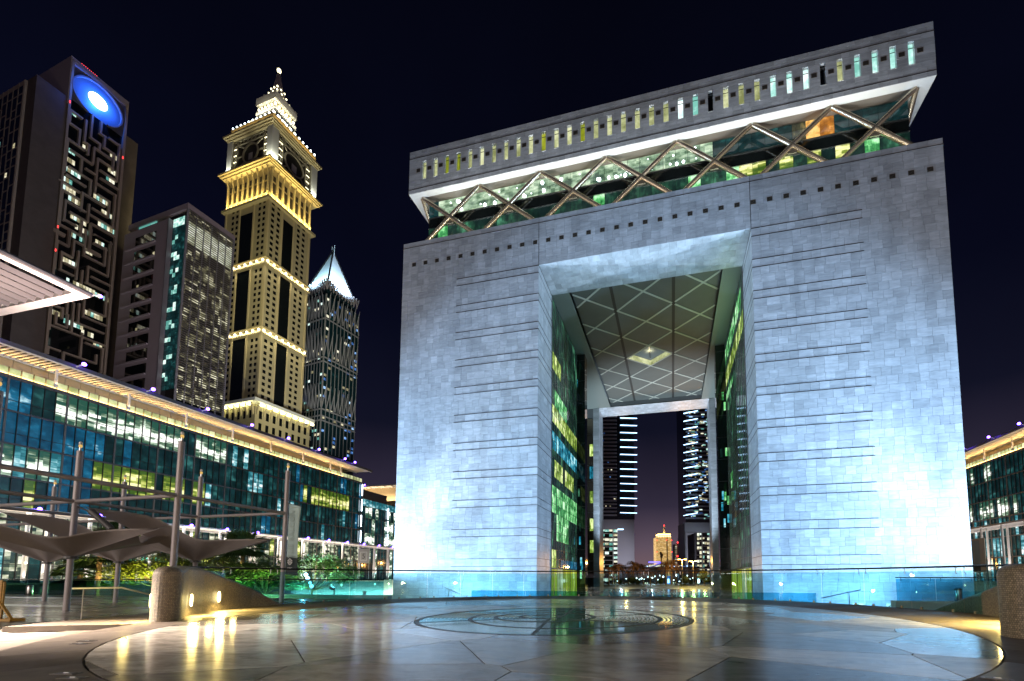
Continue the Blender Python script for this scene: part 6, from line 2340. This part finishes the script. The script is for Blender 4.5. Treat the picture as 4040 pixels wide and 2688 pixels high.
def far_box(name, m_, par, u0, u1, v0, v1, D, dep):
    """upright box whose front, at forward distance D, spans these pixels of the photograph"""
    a, b, t = at(u0, v1, D), at(u1, v1, D), at(u0, v0, D)
    r = Vector((math.cos(YAW), math.sin(YAW), 0))
    f = Vector((-math.sin(YAW), math.cos(YAW), 0))
    w_ = (b - a).dot(r)
    z0, z1 = a.z, t.z
    q = [a, a + r * w_, a + r * w_ + f * dep, a + f * dep]
    return MB().prism([(p.x, p.y) for p in q], z0, z1).build(name, m_, par)


def hotel(label, u0, u1, uled0, uled1, vtop, vbot, step, D, lean, uw, legs, base):
    o = thing('hotel_tower', label, 'tower', (at((u0 + u1) / 2, 2277, D).x, at((u0 + u1) / 2, 2277, D).y, 0), group='striped twin hotel towers seen through the gate')
    far_box('body', 'black_glass', o, u0, u1, vtop, vbot, D + 0.6, 30)
    v = vbot - 14
    k = 0
    while v > vtop:
        far_box('stripe', 'grey_slab', o, u0, uw, v - 6, v, D + 0.2, 1.2)
        far_box('stripe', 'grey_slab', o, u0, uw, v - 6 - step / 2, v - step / 2, D + 0.2, 1.2)
        if k > 0 or True:
            a, b = at(uled0, v - 13, D - 0.6), at(uled1, v - 13 + lean, D - 0.6)
            MB().obox(a, b, 0.8, 0.5).build('led_bar', 'led_bar', o)
        for q in range(3):
            if rs.random() < 0.42:
                uu = u0 + 5 + rs.random() * (uw - u0 - 12)
                far_box('lit_window', 'far_window' if rs.random() < 0.75 else 'far_window_blue', o, uu, uu + 4, v - 12, v - 8, D + 0.1, 0.6)
        v -= step
        k += 1
    far_box('base_wall', 'grey_slab', o, u0, u1 + 0.5, vbot, 2277 + 4.2 * F_PX / D - 1, D + 1.2, 28)
    for (l0, l1) in legs:
        far_box('leg', 'concrete_lilac', o, l0, l1, vbot + 40, 2277 + 4.2 * F_PX / D - 1, D + 0.4, 1.0)
    return o


hotel('dark striped hotel tower with white light bars at left in the passage', 2340, 2504, 2447, 2513, 1500, 2050, 28.75, 430, 2, 2434, [(2340, 2440)], 0)
hotel('dark striped hotel tower with slanting white light bars at right in the passage', 2706, 2860, 2697, 2752, 1500, 2062, 31.0, 430, -11, 2800, [(2710, 2750)], 0)
# busy lit windows on the right hand tower
ex_ = [o for o in bpy.data.objects if o.name.startswith('hotel_tower')][-1]
for k in range(150):
    uu, vv = rs.uniform(2712, 2796), rs.uniform(1600, 2050)
    far_box('lit_window', rs.choice(('far_window', 'far_window_cool', 'far_window_blue')), ex_, uu, uu + rs.uniform(4, 16), vv, vv + 4, 430.05, 0.4)


def lit_office(label, u0, u1, vtop, D, floors, cool, split):
    o = thing('office_building', label, 'building', (at((u0 + u1) / 2, 2277, D).x, at((u0 + u1) / 2, 2277, D).y, 0))
    vb = 2277 + 4.2 * F_PX / D - 2
    far_box('body', 'black_glass', o, u0, u1, vtop, vb, D + 0.5, 24)
    h = (vb - vtop) / floors
    for k in range(floors):
        v0 = vtop + h * k
        far_box('floor_slab', 'concrete_lilac', o, u0, u1, v0 - 1.0, v0 + 1.0, D, 1)
        for q in range(5):
            a = u0 + (u1 - u0) * q / 5
            if rs.random() < (0.85 if k < 4 else 0.6):
                far_box('window', rs.choice(('louvre_top', 'far_window', 'far_window_cool')), o, a + 0.8, a + (u1 - u0) / 5 - 0.8, v0 + 1.8, v0 + h * rs.uniform(0.45, 0.8), D + 0.3, 0.3)
    far_box('post', 'fin_grey', o, split, split + 4, vtop, vb, D - 0.3, 1)
    return o


lit_office('lit low office block at the foot of the left hotel tower', 2352, 2437, 2088, 300, 12, False, 2418)
far_box('roof_light', 'led_bar', [o for o in bpy.data.objects if o.name.startswith('office_building')][-1], 2437, 2460, 2087, 2090, 300, 2)
lit_office('narrow lit office block right of the street lamps', 2750, 2800, 2102, 320, 11, True, 2772)

wt = thing('trade_tower', 'orange lit office tower with glowing crown and mast at the end of the avenue', 'tower', (at(2621, 2277, 1500).x, at(2621, 2277, 1500).y, 0))
far_box('shaft', 'trade_tower_glow', wt, 2591, 2651, 2120, 2277, 1500, 50)
mb_ = 0
for k in range(26):
    v = 2124 + 5.4 * k
    far_box('fin', 'maze_bar', wt, 2590, 2652, v, v + 1.6, 1498, 2)
far_box('corner_rib', 'maze_bar', wt, 2632, 2636, 2120, 2277, 1497, 2)
far_box('crown', 'light_amber', wt, 2597, 2645, 2107, 2111, 1499, 40)
far_box('crown', 'trade_tower_glow', wt, 2597, 2645, 2111, 2120, 1500, 40)
for k in range(8):
    MB().ball(at(2598 + 6.6 * k, 2116, 1495), 1.7, 5).build('crown_lamp', 'light_amber', wt)
MB().tube([at(2620, 2108, 1510), at(2620, 2076, 1510)], [3.4, 1.6], 6).build('mast', 'white_paint', wt)
MB().ball(at(2620, 2074, 1510), 2.4, 5).build('mast_light', 'light_red', wt)
for u, v in ((2592, 2132), (2630, 2130), (2650, 2132), (2591, 2178), (2651, 2178)):
    MB().ball(at(u, v, 1490), 1.5, 5).build('red_light', 'light_red', wt)
rt = thing('domed_tower', 'dark tower with red lights beside the orange tower', 'tower', (at(2690, 2277, 1300).x, at(2690, 2277, 1300).y, 0))
far_box('shaft', 'grey_slab', rt, 2668, 2684, 2146, 2277, 1300, 40)
far_box('shaft', 'concrete_brown', rt, 2684, 2709, 2140, 2277, 1304, 40)
MB().ball(at(2685, 2128, 1320), 9, 7, 1.2).build('dome', 'concrete_lilac', rt, smooth=True)
for k in range(16):
    far_box('lit_window', rs.choice(('far_window', 'far_window_blue')), rt, 2686 + rs.random() * 12, 2700 + rs.random() * 8, 2146 + 7 * k, 2148 + 7 * k, 1299, 1)
    far_box('lit_window', 'far_window', rt, 2664 - 0.5 * k * 0.2, 2671, 2150 + 7 * k, 2152 + 7 * k, 1298, 1)
for u, v in ((2674, 2141), (2686, 2123), (2698, 2124), (2673, 2195)):
    MB().ball(at(u, v, 1290), 2.3, 5).build('red_light', 'light_red', rt)

# elevated metro line, station roof and sculpture
mt = thing('metro_viaduct', 'dark elevated railway line crossing behind the palms', 'viaduct', (at(2580, 2277, 360).x, at(2580, 2277, 360).y, 0))
far_box('deck', 'beam_grey', mt, 2200, 3000, 2236, 2244, 360, 9)
for u in range(2230, 3000, 70):
    far_box('pier', 'concrete_lilac', mt, u, u + 5, 2244, 2295, 363, 2)
for k in range(46):
    far_box('viaduct_light', rs.choice(('far_window_blue', 'louvre_top', 'led_bar')), mt, 2525 + k * 5.6, 2527 + k * 5.6, 2230 + rs.random() * 4, 2233 + rs.random() * 4, 359, 0.4)
st = thing('metro_station', 'low station with a blue lit roof in front of the orange tower', 'station', (at(2585, 2277, 340).x, at(2585, 2277, 340).y, 0))
MB().obox(at(2562, 2218, 340), at(2608, 2220, 340), 8, 0.8).build('blue_roof', 'sign_blue', st)
MB().obox(at(2560, 2240, 340), at(2612, 2222, 342), 6, 0.6).build('sloping_roof', 'fin_grey', st)
far_box('hall', 'louvre_top', st, 2566, 2625, 2229, 2236, 341, 6)
far_box('base', 'beam_grey', st, 2566, 2625, 2236, 2296, 341, 6)
sk = thing('sculpture', 'dark curved sculpture on a tall slender pedestal before the orange tower', 'sculpture', (at(2609, 2277, 250).x, at(2609, 2277, 250).y, 0))
MB().tube([(sk.location.x, sk.location.y, 0.0), at(2609, 2200, 250)], [0.6, 0.35], 8).build('pedestal', 'bark', sk)
MB().tube([at(2609, 2201, 250), at(2611, 2190, 250), at(2606, 2181, 250), at(2603, 2178, 250)], [0.7, 1.0, 0.6, 0.25], 7).build('figure', 'vent_dark', sk)

# row of date palms along the street
dp = 'date palms along the street beyond the gate'
pal = [(2402, 205, 0.9), (2418, 228, 1.05), (2440, 210, 1.1), (2458, 238, 1.12), (2480, 232, 0.98), (2500, 215, 1.12), (2517, 236, 1.08), (2538, 222, 1.02), (2565, 205, 0.8), (2590, 245, 0.95), (2627, 216, 1.12), (2648, 222, 1.2), (2668, 238, 1.0), (2720, 250, 0.95), (2745, 236, 0.9)]
words = ('first', 'second', 'third', 'fourth', 'fifth', 'sixth', 'seventh', 'eighth', 'ninth', 'tenth', 'eleventh', 'twelfth', 'thirteenth', 'fourteenth', 'fifteenth')
protos = []
for k, (u, D, s) in enumerate(pal):
    p = at(u, 2277, D)
    lbl = 'dark date palm on the street beyond the gate, %s from the left' % words[k]
    if k < 4:
        o = palm('date_palm', lbl, (p.x, p.y, 0.0), 8.2 * s, 4.6 * s, 46, 'frond_orange_lit', 40 + k, dp, trunk_r=0.32, droop=1.1)
        protos.append(o)
    else:
        o = copy_tree(protos[k % 4], (p.x, p.y, 0.0), rs.uniform(0, 6))
        o.scale = (s, s, s * rs.uniform(0.92, 1.08))
        o['label'] = lbl

# clipped round bushes
def bush(label, u, D, r, leafm, seed, hz=1.0, zc=None):
    r_ = random.Random(seed)
    p = at(u, 2277, D)
    o = thing('round_bush', label, 'bush', (p.x, p.y, 0.0), group='clipped bushes on the lawn beyond the gate')
    mb = MB()
    leaf_cloud(mb, (p.x, p.y, r * hz + 0.4), r * 0.9, r * 0.9, r * hz, 900, 0.3, r_, 1.0)
    core = MB()
    core.ball((p.x, p.y, r * hz + 0.4), r * 0.78, 7, hz)
    core.build('inner_twigs', 'hedge', o)
    mb.build('foliage', leafm, o)
    MB().tube([(p.x, p.y, 0), (p.x, p.y, 1.2)], 0.2, 6).build('trunk', 'bark', o)
    return o


bush('big dark round bush on the lawn left of centre in the passage', 2494, 212, 2.4, 'hedge', 1)
bush('lower dark bush joined to the right side of the big round one', 2516, 211, 1.4, 'hedge', 2)
bush('dark round bush on the lawn right of the street lamps', 2702, 212, 2.4, 'hedge', 3)
bush('low spreading bush at the foot of the right round bush', 2724, 206, 1.0, 'hedge', 4)
bush('small green bush between the palms', 2606, 225, 1.5, 'leaf', 5)
bush('small green bush near the left palms', 2446, 222, 1.3, 'leaf', 6)
hg = thing('hedge', 'low clipped dark hedge along the lawn edge beyond the gate', 'hedge', (at(2590, 2277, 205).x, at(2590, 2277, 205).y, 0.0))
for u0, u1 in ((2425, 2530), (2662, 2740)):
    mb = MB()
    a, b = at(u0, 2277, 208), at(u1, 2277, 208)
    r_ = random.Random(int(u0))
    for k in range(24):
        q = a.lerp(b, (k + 0.5) / 24)
        leaf_cloud(mb, (q.x, q.y, 0.45), 0.45, 0.7, 0.5, 60, 0.22, r_, 1.0)
    tag(mb.build('hedge_foliage', 'hedge', hg), kind='stuff')
ot = thing('lit_tree', 'broad leafy tree lit orange at right in the passage', 'tree', (at(2778, 2277, 205).x, at(2778, 2277, 205).y, 0.0))
b_ = ot.location
MB().tube([b_, b_ + Vector((0, 0, 3.2))], [0.35, 0.25], 7).build('trunk', 'bark', ot)
mb = MB()
r_ = random.Random(77)
for k in range(16):
    a = 2 * PI * k / 16
    leaf_cloud(mb, b_ + Vector((2.7 * math.cos(a) * r_.uniform(0.3, 1), 2.4 * math.sin(a) * r_.uniform(0.3, 1), r_.uniform(2.2, 7.2))), 1.3, 1.3, 1.0, 150, 0.3, r_, 1.0)
mb.build('crown', 'leaf_yellow_lit', ot)

# street lamps
lamp0 = None
for u, D, v, lbl in ((2691, 196, 2206, 'tall twin headed orange street lamp, nearer of the two'), (2734, 214, 2213, 'tall twin headed orange street lamp, farther right of the two')):
    p = at(u, v, D)
    o = thing('street_lamp', lbl, 'street lamp', (p.x, p.y, 0.0), group='orange street lamps')
    MB().tube([(0, 0, 0), (0, 0, p.z - 0.3)], [0.16, 0.09], 8).build('pole', 'fin_grey', o, local=True)
    MB().obox((-1.3, -0.3, p.z - 0.25), (1.3, 0.3, p.z - 0.25), 0.12, 0.1).build('arm', 'fin_grey', o, local=True)
    for s in (-1, 1):
        h = MB().obox((s * 0.9, s * 0.2, p.z), (s * 1.8, s * 0.42, p.z), 0.5, 0.22).build('lamp_head', 'beam_grey', o, local=True)
        MB().obox((s * 0.85, s * 0.2, p.z - 0.2), (s * 1.85, s * 0.42, p.z - 0.2), 0.8, 0.2).build('lamp_glow', 'light_street', h, local=True)
    point('street_and_fill_light', (p.x, p.y - 0.6, p.z - 0.9), 11000, (1.0, 0.48, 0.1), 0.4)
point('street_and_fill_light', at(2470, 2215, 198), 5000, (1.0, 0.5, 0.14), 0.4)  # extra orange light without a post, added to tint the palms
point('street_and_fill_light', at(2780, 2235, 199), 5000, (1.0, 0.5, 0.1), 0.4)  # likewise added without a post, beside the leafy tree

# parked cars with lights
car0 = None
cl = ('parked car leftmost of the row behind the palms', 'parked car second from the left behind the palms', 'parked car third from the left behind the palms', 'parked car fourth from the left behind the palms', 'parked car right of the blue lit kiosk', 'parked car rightmost but one behind the street lamps', 'parked car rightmost behind the street lamps', 'parked car half hidden by the big round bush')
for k, (u, D) in enumerate(((2405, 250), (2432, 262), (2545, 255), (2574, 258), (2655, 262), (2676, 250), (2742, 258), (2470, 258))):
    p = at(u, 2277, D)
    if car0 is None:
        car0 = thing('parked_car', cl[k], 'car', (p.x, p.y, 0.011), 0.3, group='cars parked beyond the palms')
        MB().prism([(-2.1, -0.85), (2.1, -0.85), (2.2, 0), (2.1, 0.85), (-2.1, 0.85), (-2.2, 0)], 0.3, 0.85).build('body', 'car_paint', car0, local=True)
        v = [(-1.5, -0.8, 0.85), (1.1, -0.8, 0.85), (1.1, 0.8, 0.85), (-1.5, 0.8, 0.85), (-1.0, -0.65, 1.42), (0.5, -0.65, 1.42), (0.5, 0.65, 1.42), (-1.0, 0.65, 1.42)]
        MB().add(v, [(4, 5, 6, 7), (0, 1, 5, 4), (1, 2, 6, 5), (2, 3, 7, 6), (3, 0, 4, 7)]).build('cabin', 'black_glass', car0, local=True)
        for x in (-1.3, 1.3):
            for y in (-0.8, 0.8):
                MB().tube([(x, y - 0.1, 0.32), (x, y + 0.1, 0.32)], 0.32, 12).build('wheel', 'tyre', car0, local=True)
        for y in (-0.6, 0.6):
            MB().ball((2.15, y, 0.65), 0.22, 5).build('headlight', 'bulb', car0, local=True)
    else:
        c = copy_tree(car0, (p.x, p.y, 0.011), 0.3 if k % 2 else -1.2)
        c['label'] = cl[k]
# distant lights: white lamps of the car park, one row of short posts
pk = None
ONES = ('first', 'second', 'third', 'fourth', 'fifth', 'sixth', 'seventh', 'eighth', 'ninth')
TEENS = ('tenth', 'eleventh', 'twelfth', 'thirteenth', 'fourteenth', 'fifteenth', 'sixteenth', 'seventeenth', 'eighteenth', 'nineteenth', 'twentieth')
NTH = list(ONES + TEENS) + ['twenty ' + o for o in ONES] + ['thirtieth'] + ['thirty ' + o for o in ONES]
for k in range(34):
    u, D = 2396 + k * 10.5 + rs.uniform(-2.5, 2.5), rs.uniform(225, 330)
    p = at(u, 2277, D)
    hgt = rs.uniform(1.6, 5.5)
    if pk is None:
        pk = thing('lamp_post', 'small white lamp post among the far street lights, leftmost of the row', 'lamp', (p.x, p.y, 0.011), group='white lamps along the far street')
        MB().tube([(0, 0, 0), (0, 0, 3.4)], 0.06, 5).build('post', 'fin_grey', pk, local=True)
        MB().ball((0, 0, 3.6), 0.42, 5).build('lamp', 'bulb_white', pk, local=True)
    else:
        c = copy_tree(pk, (p.x, p.y, 0.011))
        c['label'] = 'small white lamp post among the far street lights, %s from the left' % NTH[k]
        s = rs.uniform(0.6, 1.15)
        c.scale = (s, s, hgt / 3.6)
ks = thing('lit_kiosk', 'small blue white lit advertising kiosk between the palms beyond the gate', 'kiosk', (at(2639, 2277, 200).x, at(2639, 2277, 200).y, 0.0))
far_box('screen', 'far_window_blue', ks, 2633, 2646, 2272, 2305, 200, 0.6)
far_box('screen_glow', 'led_bar', ks, 2634.5, 2641, 2284, 2301, 199.6, 0.2)
ob = thing('oval_bollard', 'oval white bollard light before the orange lit tree', 'bollard', (at(2757, 2300, 175).x, at(2757, 2300, 175).y, 0.0))
MB().ball(at(2757, 2293, 175), 0.45, 6, 2.0).build('lamp', 'light_white', ob)
MB().tube([(ob.location.x, ob.location.y, 0.0), (ob.location.x, ob.location.y, 1.6)], 0.15, 6).build('post', 'fin_grey', ob)

spot('hotel_fill', (10, 330, 4), at(2440, 2180, 430), 90000, (0.85, 0.85, 1.0), 60, 0.9, 1.0)  # unseen spots added to lighten the hotel bases
spot('hotel_fill', (85, 345, 4), at(2745, 2180, 430), 90000, (0.7, 0.85, 1.0), 60, 0.9, 1.0)

for u, v, D in ((2450, 2250, 262), (2570, 2252, 268), (2690, 2250, 270)):
    point('car_park_lamp', at(u, v, D), 9000, (0.9, 0.95, 1.0), 0.3)
